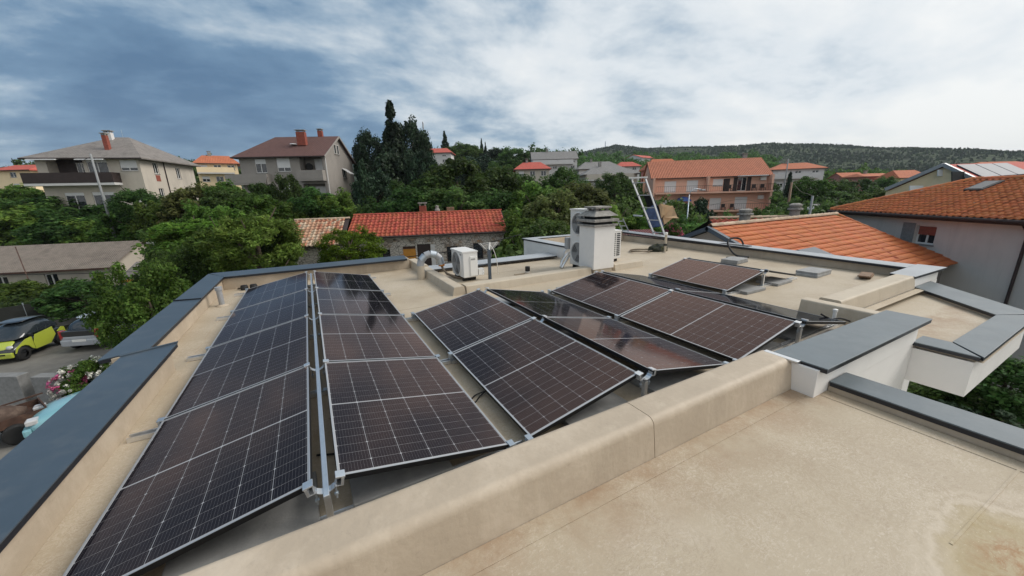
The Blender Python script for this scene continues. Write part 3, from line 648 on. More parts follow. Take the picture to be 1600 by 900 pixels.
lp = tag(empty('solar_panel', (11.35,9.0,-.2)), 'black framed solar panel standing upright behind the tall ladder', 'solar panel')
A, B_ = at(1019,304,13.9), at(1042,352,13.7); A2, B2 = at(1006,306,14.3), at(1022,356,14.2); o0 = Vector((11.35,9.0,-.2))
MB().hexa([A-o0,A2-o0,A2-o0+V3(.05,.03,0),A-o0+V3(.05,.03,0)],[B_-o0,B2-o0,B2-o0+V3(.05,.03,0),B_-o0+V3(.05,.03,0)]).build('frame', MT['black'], lp)
MT['tarp'] = mat('blue_tarpaulin', (.035,.06,.14), .5, var=.4, vs=8, bump=.5, bs=12)
A, B_ = at(1024,318,13.75), at(1037,353,13.6); A2, B2 = at(1006,330,13.95), at(1015,356,13.9)
MB().hexa([A-o0,A2-o0,A2-o0+V3(.04,.02,0),A-o0+V3(.04,.02,0)],[B_-o0,B2-o0,B2-o0+V3(.04,.02,0),B_-o0+V3(.04,.02,0)]).build('blue_cover', MT['tarp'], lp)
tag(MB().bar(at(990,336.5,13.4),at(1004,337.5,13.2),.05,.05).build('hoist_bar', MT['zinc']), 'short grey bar sticking out left of the tall ladder', 'bar')
MT['card'] = mat('cardboard', (.50,.33,.19), .85, var=.1, vs=4, bump=.15, bs=20)
cb_ = tag(empty('cardboard_box', tuple(at(1046,352,14.0))), 'open brown cardboard box with raised flaps tilted beside the tall ladder', 'box')
o0 = cb_.location.copy(); D_ = CF*.35
q = [at(1032,318,13.7)-o0, at(1038,351,13.7)-o0, at(1056,337,13.7)-o0, at(1049,322,13.7)-o0]
mb = MB(); mb.prism(q, D_); mb.build('box_body', MT['card'], cb_)
def flap(a, m_='card'): 
    MB().prism([at(*p,d)-o0 for p, d in a], CF*.02).build('flap', MT[m_], cb_)
flap([((1037,339),13.65),((1052,322.5),13.6),((1050,321),13.62),((1039,325),13.65)]); flap([((1052,322.5),13.6),((1058,338),13.4),((1050,339),13.55),((1037,339.5),13.66)]); flap([((1030,320),13.6),((1036,322),13.5),((1040,333),13.55),((1033,341),13.6)])
flap([((1037,340),13.6),((1061,341),13.2),((1056,337),13.4)])

# ------------------------------------------------------------------ terrain, street, hills
FW = Vector((CF.x, CF.y, 0)).normalized(); RT = Vector((CR.x, CR.y, 0)).normalized()
def sstep(a, b, x):
    t = max(0., min(1., (x-a)/(b-a))); return t*t*(3-2*t)
def ground(x, y):
    v = x*FW.x+y*FW.y; u = x*RT.x+y*RT.y; t = u/max(v, 8)
    d = math.hypot(u, v)
    left = 1-sstep(.0, .55, t)
    z = -4.55+left*(.15*max(0, min(v, 62)-33)+.085*max(0, min(v,150)-62)) - (1-left)*.03*max(0, min(v,60)-25)+(1-left)*.035*max(0,v-75)
    z -= 1.6*sstep(5, 12, x)*(1-sstep(20, 40, v))
    return z
def polar_sheet(name, radii, az0, az1, naz, zf, m, label):
    vs = []; fs = []
    for r in radii:
        for k in range(naz+1):
            a = az0+(az1-az0)*k/naz; x = math.sin(a)*r; y = math.cos(a)*r; vs.append((x, y, zf(x, y, r, a)))
    n = naz+1
    for i in range(len(radii)-1):
        for k in range(naz): fs.append((i*n+k, i*n+k+1, (i+1)*n+k+1, (i+1)*n+k))
    me = bpy.data.meshes.new(name); me.from_pydata(vs, [], fs); me.materials.append(m)
    me.polygons.foreach_set('use_smooth', [True]*len(fs)); o = link(name, me); tag(o, label, None, kind='structure'); return o
YAW = math.atan2(CF.x, CF.y)
polar_sheet('terrain', [.5,4,8,12,16,20,24,28,32,37,43,50,58,68,80,95,115,140,170,210,260,330,420,600], -math.pi, math.pi, 144, lambda x,y,r,a: ground(x,y) if abs(a-YAW) < 1.6 else -4.55, MT['soil'], 'dark grassy ground around the houses')
HP = [(-1.6,75),(-1.0,95),(-.72,108),(-.55,86),(-.42,88),(-.2,70),(.0,70),(.1,78),(.18,96),(.27,114),(.34,104),(.47,105),(.6,108),(.72,101),(.85,88),(.95,75),(1.2,75),(1.6,70)]
def hillprof(a):
    for (a0,h0),(a1,h1) in zip(HP, HP[1:]):
        if a0 <= a <= a1: return h0+(h1-h0)*(a-a0)/(a1-a0)
    return 70
def hillz(x, y, r, a):
    f = sstep(330, 950, r); back = sstep(950, 2400, r)
    n_ = noise.fractal(Vector((x*.006, y*.006, 2)), 1., 2., 5)
    return -6+f*(hillprof(a-YAW)*.97*max(.3,math.cos(a-YAW))+n_*9*(1-.6*f))*(1-.5*back)*1.0+noise.fractal(Vector((x*.04,y*.04,5)),1.,2.,3)*1.6*f
radii = [330+14*i for i in range(46)]+[1010,1080,1200,1400,1700,2200,3200]
m = mat('hill_scrub', (.040,.058,.030), .95, col2=(.070,.088,.046), vs=.012, world=True)
def hillmat(m):
    t = m.node_tree; L = t.links.new; b = t.nodes['Principled BSDF']; src = b.inputs['Base Color'].links[0].from_socket
    g = NN(t, 'ShaderNodeNewGeometry').outputs['Position']
    def noi(sc, det=6, ro=.65):
        n = NN(t, 'ShaderNodeTexNoise'); n.inputs['Scale'].default_value = sc; n.inputs['Detail'].default_value = det; n.inputs['Roughness'].default_value = ro; L(g, n.inputs['Vector']); return n.outputs[0]
    vo = NN(t, 'ShaderNodeTexVoronoi'); vo.inputs['Scale'].default_value = .13; L(g, vo.inputs['Vector'])
    cl = ramp(t, vo.outputs['Distance'], [(.15,(1.25,1.3,1.15)),(.6,(.45,.5,.5))], 'LINEAR')
    mx = NN(t, 'ShaderNodeMix', data_type='RGBA', blend_type='MULTIPLY'); mx.inputs[0].default_value = 1; L(src, mx.inputs[6]); L(cl, mx.inputs[7])
    f = mth(t, 'MULTIPLY', ramp(t, noi(.035, 9, .72), [(.56,(0,0,0)),(.68,(1,1,1))]), ramp(t, noi(.007, 3), [(.42,(0,0,0)),(.6,(1,1,1))]))
    m2 = NN(t, 'ShaderNodeMix', data_type='RGBA'); L(mth(t,'MULTIPLY',f,.75), m2.inputs[0]); L(mx.outputs[2], m2.inputs[6]); m2.inputs[7].default_value = (.20,.20,.165,1)
    L(m2.outputs[2], b.inputs['Base Color']); b.inputs['Specular IOR Level'].default_value = .1
    bp = NN(t, 'ShaderNodeBump'); bp.inputs['Strength'].default_value = .9; bp.inputs['Distance'].default_value = 4; L(vo.outputs['Distance'], bp.inputs['Height']); bp.invert = True; L(bp.outputs[0], b.inputs['Normal'])
hillmat(m)
polar_sheet('hills', radii, YAW-1.25, YAW+1.25, 300, hillz, m, 'long low scrub covered hills with pale rock patches on the horizon')

rs = np.random.RandomState(77); hv = []; hf = []
while len(hf) < 52000:
    r = 380+600*rs.rand()**.8; a = YAW+(-1.15+2.3*rs.rand()); x, y = math.sin(a)*r, math.cos(a)*r
    if noise.noise(Vector((x*.012,y*.012,3)))+.5*noise.noise(Vector((x*.05,y*.05,7)))+.25 < rs.rand()*.9-.35: continue
    z = hillz(x,y,r,a); w = .9+1.5*rs.rand(); hgt = 1.2+2.4*rs.rand(); t = rs.rand()*3.14; dx, dy = math.cos(t)*w, math.sin(t)*w; b0 = len(hv)
    hv += [(x-dx,y-dy,z-.3),(x+dy*.4,y-dx*.4,z+hgt*.45),(x+dx,y+dy,z-.3),(x+dx*.45,y+dy*.45,z+hgt),(x-dx*.5,y-dy*.5,z+hgt*.9)]; hf.append((b0,b0+2,b0+3,b0+4)); hf.append((b0,b0+1,b0+2)) if len(hf)%5 == 0 else None
me = bpy.data.meshes.new('hill_scrub'); me.from_pydata(hv,[],hf); MT['scrub'] = mat('scrub_leaves',(.026,.048,.022),.95,var=.3,vs=.02,rnd=.35,island=True,world=True,spec=.1); me.materials.append(MT['scrub'])
tag(link('hill_scrub',me),'dark green bushes scattered over the rocky hills',kind='stuff')
b = MB(); b.poly([(-30,22.5,-4.50),(-9.2,16.2,-4.50),(-2.1,9.5,-4.50),(-2.1,24.0,-4.50),(-9.0,26.5,-4.50),(-13.5,27.0,-4.50),(-34,33,-4.50)]); tag(b.build('street', MT['road']), 'worn grey asphalt lane beside the house', kind='structure')
b = MB(); b.poly([(-22,10,-4.495),(-2.1,3,-4.495),(-2.1,9.4,-4.495),(-9.3,16.0,-4.495),(-24,20,-4.495)]); MT['yard'] = mat('yard_concrete', (.19,.18,.16), .9, var=.2, vs=1.2, bump=.3, bs=40, dirt=(.07,.065,.05), dscale=.8); tag(b.build('yard', MT['yard']), 'concrete yard below the left coping', kind='structure')
b = MB(); b.prism([(-10.2,17.2,-4.49),(-8.9,16.5,-4.49),(-7.6,18.0,-4.49),(-9.3,18.9,-4.49)],(0,0,.03)); MT['ramp'] = mat('pale_concrete', (.33,.31,.28), .9, var=.1, vs=3); tag(b.build('driveway_ramp', MT['ramp']), 'pale concrete ramp between the gate pillars', kind='structure')
def pillar(px, py, label, w=.5, h=1.5, rz=.5):
    p = onz(px, py, -4.5); o = MB().box(-w,w,-.16,.16,0,h).build('gate_pillar', MT['conc'], None, bevel=.02); o.location = p; o.rotation_euler = (0,0,rz); tag(o, label, 'pillar', 'concrete gate pillars')
pillar(18,630,'low concrete gate wall left of the pale ramp',.75,1.05,-.5); pillar(90,628,'low concrete gate wall between the ramp and the oleander',.4,1.0,-.5)
# wall with dark fence behind the cars
w0, w1 = Vector((-19.5,26.0,-4.5)), Vector((-11.8,29.2,-4.5))
fw_ = tag(empty('boundary_wall', tuple(w0)), 'low pale concrete wall with dark mesh fence behind the lime green car', 'wall')
d = w1-w0; MB().bar((0,0,.2),d+V3(0,0,.2),.25,.6).build('base_wall', MT['conc'], fw_, bevel=.02)
MT['mesh'] = mat('dark_fence_mesh', (.012,.014,.012), .8, var=.3, vs=6)
MB().bar((0,0,.95),d+V3(0,0,.95),.05,.9).build('fence_mesh', MT['mesh'], fw_)
for k in range(5): MB().tube([d*(k/4)+V3(0,0,.3),d*(k/4)+V3(0,0,1.5)],.03,6).build('post', MT['zinc'], fw_)

# ------------------------------------------------------------------ vehicles
def paint(name, c, r=.28): return mat(name, c, r, var=.04, coat=.8, spec=.5)
PT = dict(lime=paint('lime_paint',(.40,.46,.05)), blackp=paint('black_paint',(.012,.014,.018)), silver=paint('silver_paint',(.36,.38,.41)), turq=paint('turquoise_paint',(.20,.42,.47)))
MT['tyre'] = mat('tyre', (.012,.012,.012), .8); MT['lamp'] = mat('lamp_glass', (.5,.5,.5), .1, coat=1); MT['red'] = mat('tail_light', (.35,.015,.012), .15, coat=1)
MT['carglass'] = mat('car_glass', (.02,.026,.032), .05, spec=.7, var=.05)
def loft(st, mats, name, parent, sub=2):
    """st: list of rings (equal point counts)"""
    mb = MB(); n = len(st[0])
    vs = [p for ring in st for p in ring]; fs = []
    for i in range(len(st)-1):
        for k in range(n): fs.append((i*n+k, i*n+(k+1)%n, (i+1)*n+(k+1)%n, (i+1)*n+k))
    fs += [tuple(range(n)), tuple(range((len(st)-1)*n, len(st)*n))]
    mb.add(vs, fs); o = mb.build(name, mats, parent, smooth=True)
    if sub: md = o.modifiers.new('sub', 'SUBSURF'); md.levels = sub; md.render_levels = sub
    return o
def ring(x, w, zl, zm, zt, wt): return [(x,-w*.86,zl),(x,-w,zl+.12),(x,-w,zm),(x,-wt,zt),(x,wt,zt),(x,w,zm),(x,w,zl+.12),(x,w*.86,zl)]
def car(name, loc, rz, label, body, low, cab, roof, L, Wd, wheel_x, wr, pm, pr, panels=None):
    r = tag(empty(name, tuple(loc), rz), label, 'car')
    loft([ring(x,w,zl,zm,zt,wt) for x,w,zl,zm,zt,wt in low], pm, 'body', r)
    loft([[(x,-wb,zb),(x,-wb,zb+.05),(x+dx,-wt,zt),(x+dx,wt,zt),(x,wb,zb+.05),(x,wb,zb)] for x,dx,wb,zb,wt,zt in cab], MT['carglass'], 'window_glass', r)
    loft([[(x,-w,z-.02),(x,-w*.7,z+.025),(x,w*.7,z+.025),(x,w,z-.02)] for x,w,z in roof], pr, 'roof', r)
    for xx in wheel_x:
        for s in (-1,1):
            Mx = Matrix.Rotation(math.pi/2*s, 3, 'X'); wh = empty('wheel', (xx, s*(Wd/2-.09), wr), 0, r)
            MB().lathe([(wr*.6,-.09),(wr*.95,-.09),(wr,-.05),(wr,.05),(wr*.95,.085),(wr*.62,.09),(wr*.6,.06)],22,M=Mx).build('tyre', MT['tyre'], wh, smooth=True)
            b = MB(); b.lathe([(wr*.62,.075),(wr*.56,.055),(wr*.54,-.02),(.001,-.02)],20,M=Mx); b.build('rim_recess', MT['dark'], wh)
            b = MB(); b.lathe([(wr*.63,.07),(wr*.63,.09),(wr*.56,.09),(wr*.56,.07)],20,M=Mx); b.lathe([(wr*.14,.06),(wr*.13,.09),(.001,.095)],10,M=Mx)
            for q in range(6):
                a = q*math.pi/3; b.bar(Mx @ Vector((0,0,.075)), Mx @ Vector((math.cos(a)*wr*.58, math.sin(a)*wr*.58,.075)),.035,.03)
            b.build('rim', MT['alu'], wh)
    return r
# lime two-seater, nose to the left of the picture
sp_ = (onz(41,562,-4.5)+onz(100,537,-4.5))/2
f_, b_ = onz(41,562,-4.5), onz(100,537,-4.5); hd = math.atan2(f_.y-b_.y, f_.x-b_.x)
side = Vector((-math.sin(hd), math.cos(hd), 0)); toc = Vector((-sp_.x,-sp_.y,0)); 
if side.dot(toc) > 0: side = -side
c0 = sp_+side*.72; c0.z = -4.5
sm = car('small_car', c0, hd, 'lime green two seat city car with black pillars and roof parked on the lane', None,
  [(-1.24,.68,.28,.62,.85,.60),(-1.05,.74,.22,.65,.95,.66),(-.5,.75,.20,.62,.97,.68),(.3,.75,.20,.60,.95,.68),(.75,.74,.20,.60,.88,.62),(1.1,.70,.20,.55,.72,.52),(1.25,.60,.26,.45,.55,.42)],
  [(-1.18,.10,.62,.86,.50,1.15),(-.95,.05,.70,.9,.56,1.49),(-.1,.0,.71,.9,.58,1.53),(.32,-.1,.70,.9,.56,1.46),(.98,-.28,.62,.82,.54,1.0)],
  [(-1.12,.50,1.40),(-.8,.57,1.52),(-.1,.58,1.555),(.3,.55,1.49)], 2.5, 1.51, (.905,-.905), .29, PT['blackp'], PT['blackp'])
for s in (-1,1):
    mb = MB(); mb.prism([(.42,s*.762,.30),(.42,s*.762,.62),(.30,s*.768,.92),(-.55,s*.768,1.0),(-.62,s*.768,.62),(-.30,s*.762,.30)],(0,s*.018,0)); mb.build('door', PT['lime'], sm, bevel=.012)
    mb = MB(); mb.prism([(1.22,s*.715,.40),(1.16,s*.735,.62),(.72,s*.755,.86),(.44,s*.762,.90),(.44,s*.762,.32),(.56,s*.76,.40),(.66,s*.76,.56),(.8,s*.755,.63),(.95,s*.75,.63),(1.08,s*.74,.56),(1.17,s*.72,.40)],(0,s*.02,0)); mb.build('wing', PT['lime'], sm, bevel=.012)
    mb = MB(); mb.prism([(-1.2,s*.73,.45),(-1.15,s*.735,.80),(-.98,s*.75,.86),(-.7,s*.765,.7),(-1.0,s*.755,.66),(-1.14,s*.74,.45)],(0,s*.02,0)); mb.build('rear_wing', PT['lime'], sm, bevel=.012)
    mb = MB(); mb.box(.42,.50,s*.79-.06,s*.79+.06,.93,1.05); mb.build('mirror', PT['blackp'], sm, bevel=.02)
    mb = MB(); mb.lathe([(.0,.03),(.07,.025),(.085,0)],14,M=Matrix.Rotation(math.pi/2,3,'Y')); o = mb.build('headlight', MT['lamp'], sm, smooth=True); o.location = (1.12,s*.52,.66); o.scale = (1.5,1.35,1); o.rotation_euler = (0,-.6,0)
loft([[(x,-w,z0),(x,-w,z1),(x,w,z1),(x,w,z0)] for x,w,z0,z1 in ((.7,.60,.84,.92),(1.0,.60,.70,.80),(1.22,.56,.48,.62))], PT['lime'], 'bonnet', sm, 2)
MB().box(1.18,1.30,-.66,.66,.24,.47).build('bumper', PT['lime'], sm, bevel=.05); MB().box(1.255,1.308,-.45,.45,.38,.44).build('grille', MT['dark'], sm)
MB().box(1.30,1.312,-.24,.24,.27,.36).build('licence_plate', MT['offw'], sm)
# silver hatchback seen from behind
p0, p1 = onz(107,551,-4.5), onz(158,547,-4.5); mid = (p0+p1)/2; ax = (p1-p0).normalized(); hd2 = math.atan2(ax.y, ax.x)+math.pi/2
c1 = mid+Vector((math.cos(hd2), math.sin(hd2),0))*1.75; c1.z = -4.5
sv = car('hatchback', c1, hd2, 'silver hatchback with black rear window seen from behind under the dark tree', None,
  [(-1.78,.70,.34,.60,.82,.62),(-1.6,.80,.26,.66,.92,.70),(-.8,.82,.2,.66,.93,.74),(.4,.82,.2,.64,.92,.72),(1.0,.80,.2,.62,.86,.64),(1.6,.70,.24,.52,.68,.5),(1.8,.58,.3,.45,.5,.4)],
  [(-1.70,.16,.66,.86,.52,1.25),(-1.3,.06,.76,.9,.58,1.46),(-.4,.0,.76,.9,.60,1.50),(.2,-.2,.74,.9,.58,1.42),(1.0,-.4,.66,.84,.56,.98)],
  [(-1.42,.54,1.44),(-.9,.58,1.50),(-.3,.59,1.51),(.1,.56,1.44)], 3.6, 1.64, (1.15,-1.15), .30, PT['silver'], PT['silver'])
MB().box(-1.84,-1.70,-.74,.74,.30,.60).build('bumper', PT['silver'], sv, bevel=.05)
MB().box(-1.80,-1.66,-.66,.66,.74,1.0).build('tailgate_band', PT['blackp'], sv, bevel=.03)
MB().box(-1.852,-1.83,-.26,.26,.50,.61).build('licence_plate', MT['offw'], sv)
for s in (-1,1): MB().box(-1.80,-1.6,s*.66-.08,s*.66+.08,.62,1.02).build('tail_light', MT['red'], sv, bevel=.03)
MB().box(-1.80,-1.62,-.70,.70,.60,.74).build('tailgate', PT['silver'], sv, bevel=.03)
# turquoise car, nose just above the coping
tp = onz(66,672,-4.5); hd3 = math.radians(195)
tq = car('turquoise_car', (tp.x+1.9, tp.y+.2, -4.5), hd3, 'pale turquoise car nose showing past the left coping', None,
  [(-1.95,.70,.34,.60,.80,.62),(-1.6,.80,.26,.66,.88,.70),(-.8,.82,.2,.66,.92,.74),(.3,.82,.2,.64,.92,.72),(1.0,.81,.2,.64,.88,.68),(1.7,.74,.24,.56,.76,.56),(1.98,.6,.3,.48,.56,.42)],
  [(-1.5,.3,.70,.86,.52,1.25),(-1.0,.1,.76,.9,.58,1.40),(-.2,.0,.76,.9,.60,1.44),(.2,-.2,.74,.9,.58,1.36),(1.0,-.4,.66,.86,.56,.98)],
  [(-1.2,.54,1.38),(-.7,.58,1.44),(-.2,.59,1.45),(.1,.56,1.38)], 3.9, 1.64, (1.2,-1.2), .30, PT['turq'], PT['turq'])
for s in (-1,1): MB().box(1.70,1.93,s*.5-.14,s*.5+.14,.56,.70).build('headlight', MT['lamp'], tq, bevel=.03)
MB().box(1.85,2.02,-.66,.66,.26,.48).build('bumper', PT['turq'], tq, bevel=.05)
# rusty trailer
MT['rust'] = mat('rusty_steel', (.06,.03,.02), .9, var=.4, vs=4, dirt=(.12,.065,.04), dscale=2.5, bump=.4, bs=25)
MT['tarpaulin'] = mat('brown_canvas', (.075,.048,.036), .85, var=.3, vs=4, bump=.4, bs=10, dirt=(.15,.11,.085), dscale=2)
tr = tag(empty('farm_trailer', tuple(onz(6,690,-4.5)), .55), 'old rusty brown farm trailer with a canvas bundle in the yard', 'trailer')
MB().box(-1.5,1.2,-.7,.7,.62,.72).build('bed', MT['rust'], tr, bevel=.01)
for y0 in (-.7,.66): MB().box(-1.5,1.2,y0,y0+.04,.72,.95).build('side_board', MT['rust'], tr)
MB().box(1.16,1.2,-.66,.66,.72,1.0).build('tail_board', MT['rust'], tr)
MB().bar((-1.5,.72,1.02),(1.35,.72,1.10),.05,.05).build('hand_rail', MT['rust'], tr)
bm = bmesh.new(); bmesh.ops.create_icosphere(bm, subdivisions=3, radius=1)
for v in bm.verts: v.co = Vector((v.co.x*1.0, v.co.y*.5, max(-.1,v.co.z)*.42))*(1+.14*noise.noise(v.co*2))
me = bpy.data.meshes.new('canvas_bundle'); bm.to_mesh(me); bm.free(); me.materials.append(MT['tarpaulin']); me.polygons.foreach_set('use_smooth',[True]*len(me.polygons)); link('canvas_bundle', me, tr, (-.2,.05,.85))
for s in (-1,1):
    MB().lathe([(.0,-.08),(.3,-.1),(.36,-.06),(.36,.06),(.3,.1),(.0,.08)],16,M=Matrix.Rotation(math.pi/2,3,'X')).build('wheel', MT['tyre'], tr).location = (.3,s*.78,.36)
MB().bar((-1.5,0,.6),(-2.4,0,.45),.08,.08).build('drawbar', MT['rust'], tr); tr.scale = (.72,.72,.8)

# ------------------------------------------------------------------ houses
MT['cream'] = mat('cream_plaster', (.52,.47,.40), .9, var=.05, vs=.8, streak=None, dirt=(.38,.345,.30), dscale=.45, dlo=.5, dhi=.8, stretch=(1,1,.5))
MT['greige'] = mat('grey_beige_plaster', (.30,.275,.25), .9, var=.06, vs=.8, dirt=(.235,.215,.195), dscale=.5, dlo=.5, dhi=.8)
MT['pink'] = mat('salmon_plaster', (.76,.45,.33), .9, var=.05, vs=.8, dirt=(.64,.35,.25), dscale=.6, dlo=.55, dhi=.8)
MT['yellow'] = mat('pale_yellow_plaster', (.84,.67,.43), .9, var=.05, vs=.8)
MT['whitewall'] = mat('white_plaster', (.62,.61,.60), .9, var=.05, vs=.8, dirt=(.45,.44,.43), dscale=.6, dlo=.55, dhi=.8)
MT['rose'] = mat('rose_plaster', (.55,.22,.19), .9, var=.05)
MT['shutter'] = mat('white_shutter', (.70,.70,.70), .5, var=.02)
MT['brownp'] = mat('dark_brown_panel', (.035,.022,.02), .7, var=.2)
MT['rawwood'] = mat('orange_door', (.55,.24,.03), .6, var=.15, vs=2)
MT['rail'] = mat('dark_railing', (.03,.03,.032), .5)
MT['tile_red'] = mat('red_clay_tile', (.36,.075,.04), .8, var=.18, vs=4, rnd=.22, hue=.008, dirt=(.22,.06,.04), dscale=3)
MT['tile_orange'] = mat('orange_clay_tile', (.44,.122,.034), .8, var=.16, vs=3, rnd=.10, hue=.005, dirt=(.34,.10,.04), dscale=2.5)
MT['tile_grey'] = mat('weathered_orange_tile', (.56,.175,.06), .8, var=.16, vs=4, rnd=.14, hue=.006, dirt=(.38,.14,.07), dscale=5, dlo=.5, dhi=.78)
MT['tile_old'] = [mat('old_tile_cream', (.44,.335,.24), .9, var=.2, vs=5, rnd=.16), mat('old_tile_pink', (.41,.24,.155), .9, var=.2, vs=5, rnd=.16), mat('old_tile_red', (.36,.15,.09), .9, var=.2, vs=5, rnd=.16)]
def roofmat(name, c, lines=2.2, along=1, dirt=None, w=.3):
    """far roofs: colour, course relief by bump"""
    m = mat(name, c, .85, var=.18, vs=2.5, dirt=dirt, dscale=1.1, dlo=.5, dhi=.75); t = m.node_tree; L = t.links.new; b = t.nodes['Principled BSDF']
    wv = NN(t, 'ShaderNodeTexWave', wave_type='BANDS', bands_direction='X'); wv.inputs['Scale'].default_value = lines; L(NN(t,'ShaderNodeTexCoord').outputs['Object'], wv.inputs['Vector'])
    bp = NN(t, 'ShaderNodeBump'); bp.inputs['Strength'].default_value = w; bp.inputs['Distance'].default_value = .1; L(wv.outputs[0], bp.inputs['Height']); L(bp.outputs[0], b.inputs['Normal']); return m
MT['roof_brown'] = roofmat('brown_roof', (.105,.05,.042), 1.6); MT['roof_slate'] = roofmat('grey_fibre_roof', (.20,.18,.165), 1.2, dirt=(.12,.105,.095))
MT['roof_terra'] = roofmat('terracotta_roof', (.42,.13,.06), 1.3, dirt=(.33,.10,.05)); MT['roof_red'] = roofmat('bright_red_roof', (.42,.085,.06), 1.3); MT['roof_grey'] = roofmat('grey_roof', (.19,.185,.18), 1.3)
MT['roof_pink'] = roofmat('orange_brown_roof', (.40,.135,.07), 1.25, dirt=(.30,.10,.05), w=.8)
MT['stone'] = None
def stonemat():
    m = bpy.data.materials.new('rubble_stone'); m.use_nodes = True; t = m.node_tree; L = t.links.new; b = t.nodes['Principled BSDF']; b.inputs['Roughness'].default_value = .9
    co = NN(t,'ShaderNodeTexCoord').outputs['Object']
    mp = NN(t,'ShaderNodeMapping'); mp.inputs['Scale'].default_value = (1,1,1.7); L(co, mp.inputs[0])
    v = NN(t,'ShaderNodeTexVoronoi'); v.inputs['Scale'].default_value = 3.6; L(mp.outputs[0], v.inputs['Vector'])
    e = NN(t,'ShaderNodeTexVoronoi', feature='DISTANCE_TO_EDGE'); e.inputs['Scale'].default_value = 3.6; L(mp.outputs[0], e.inputs['Vector'])
    sp = NN(t,'ShaderNodeSeparateColor'); L(v.outputs['Color'], sp.inputs[0])
    c = ramp(t, sp.outputs[0], [(0,(.30,.26,.22)),(.4,(.46,.40,.34)),(.7,(.38,.29,.21)),(.9,(.50,.46,.41)),(.96,(.52,.26,.12))], 'CONSTANT')
    n = NN(t,'ShaderNodeTexNoise'); n.inputs['Scale'].default_value = .9; n.inputs['Detail'].default_value = 5; L(co, n.inputs['Vector'])
    f = ramp(t, n.outputs[0], [(.45,(0,0,0)),(.52,(1,1,1))])
    mx = NN(t,'ShaderNodeMix', data_type='RGBA'); L(f, mx.inputs[0]); L(c, mx.inputs[6]); mx.inputs[7].default_value = (.54,.50,.45,1)
    jn = ramp(t, e.outputs['Distance'], [(.02,(.35,.35,.35)),(.07,(1,1,1))])
    m2 = NN(t,'ShaderNodeMix', data_type='RGBA', blend_type='MULTIPLY'); m2.inputs[0].default_value = 1; L(mx.outputs[2], m2.inputs[6]); L(jn, m2.inputs[7])
    L(m2.outputs[2], b.inputs['Base Color'])
    bp = NN(t,'ShaderNodeBump'); bp.inputs['Distance'].default_value = .05; L(e.outputs['Distance'], bp.inputs['Height']); L(bp.outputs[0], b.inputs['Normal']); return m
MT['stone'] = stonemat()

def facade(mb, L, z0, z1, rects, T=None, dep=.14, mi=0):
    xs = sorted({0,L,*[r[0] for r in rects],*[r[1] for r in rects]}); zs = sorted({z0,z1,*[r[2] for r in rects],*[r[3] for r in rects]})
    T = T or Matrix.Identity(4)
    P = lambda x,y,z: T @ Vector((x,y,z))
    for i in range(len(xs)-1):
        for j in range(len(zs)-1):
            cx, cz = (xs[i]+xs[i+1])/2, (zs[j]+zs[j+1])/2
            if any(r[0]<cx<r[1] and r[2]<cz<r[3] for r in rects): continue
            mb.add([P(xs[i],0,zs[j]),P(xs[i+1],0,zs[j]),P(xs[i+1],0,zs[j+1]),P(xs[i],0,zs[j+1])],[(0,1,2,3)],mi)
    for r in rects:
        d = r[4] if len(r) > 4 else dep; a,b,c,e = r[:4]
        for q in (((a,c),(a,e)),((b,e),(b,c)),((a,e),(b,e)),((b,c),(a,c))):
            (xa,za),(xb,zb) = q; mb.add([P(xa,0,za),P(xb,0,zb),P(xb,d,zb),P(xa,d,za)],[(0,1,2,3)],mi)
        if d > .3: mb.add([P(a,d,c),P(b,d,c),P(b,d,e),P(a,d,e)],[(0,1,2,3)],mi)
def window(parent, T, x0,x1,z0,z1, kind='plain', dep=.14, y0=0, shutter=0, fm='offw', glass='glass'):
    w = MB(); f = .06; y = y0+dep-.06
    for a in ((x0,x1,z0,z0+f),(x0,x1,z1-f,z1),(x0,x0+f,z0+f,z1-f),(x1-f,x1,z0+f,z1-f)): w.box(a[0],a[1],y,y+.05,a[2],a[3],T)
    if x1-x0 > .75: xm = (x0+x1)/2; w.box(xm-.04,xm+.04,y+.002,y+.048,z0+f,z1-f,T)
    o = w.build('window', MT[fm], parent)
    MB().box(x0+.01,x1-.01,y+.03,y+.06,z0+.01,z1-.01,T).build('pane', MT[glass], o)
    if kind != 'nosill': MB().box(x0-.06,x1+.06,y0-.05,y0+.02,z0-.05,z0-.002,T).build('sill', MT['conc'], o)
    if shutter: MB().box(x0+.02,x1-.02,y-.035,y-.005,z1-(z1-z0)*shutter,z1-.01,T).build('shutter', MT['shutter'], o)
    return o
def sideT(L): return Matrix.Translation((L,0,0)) @ Matrix.Rotation(math.pi/2, 4, 'Z')
def leftT(D): return Matrix.Translation((0,D,0)) @ Matrix.Rotation(-math.pi/2, 4, 'Z')
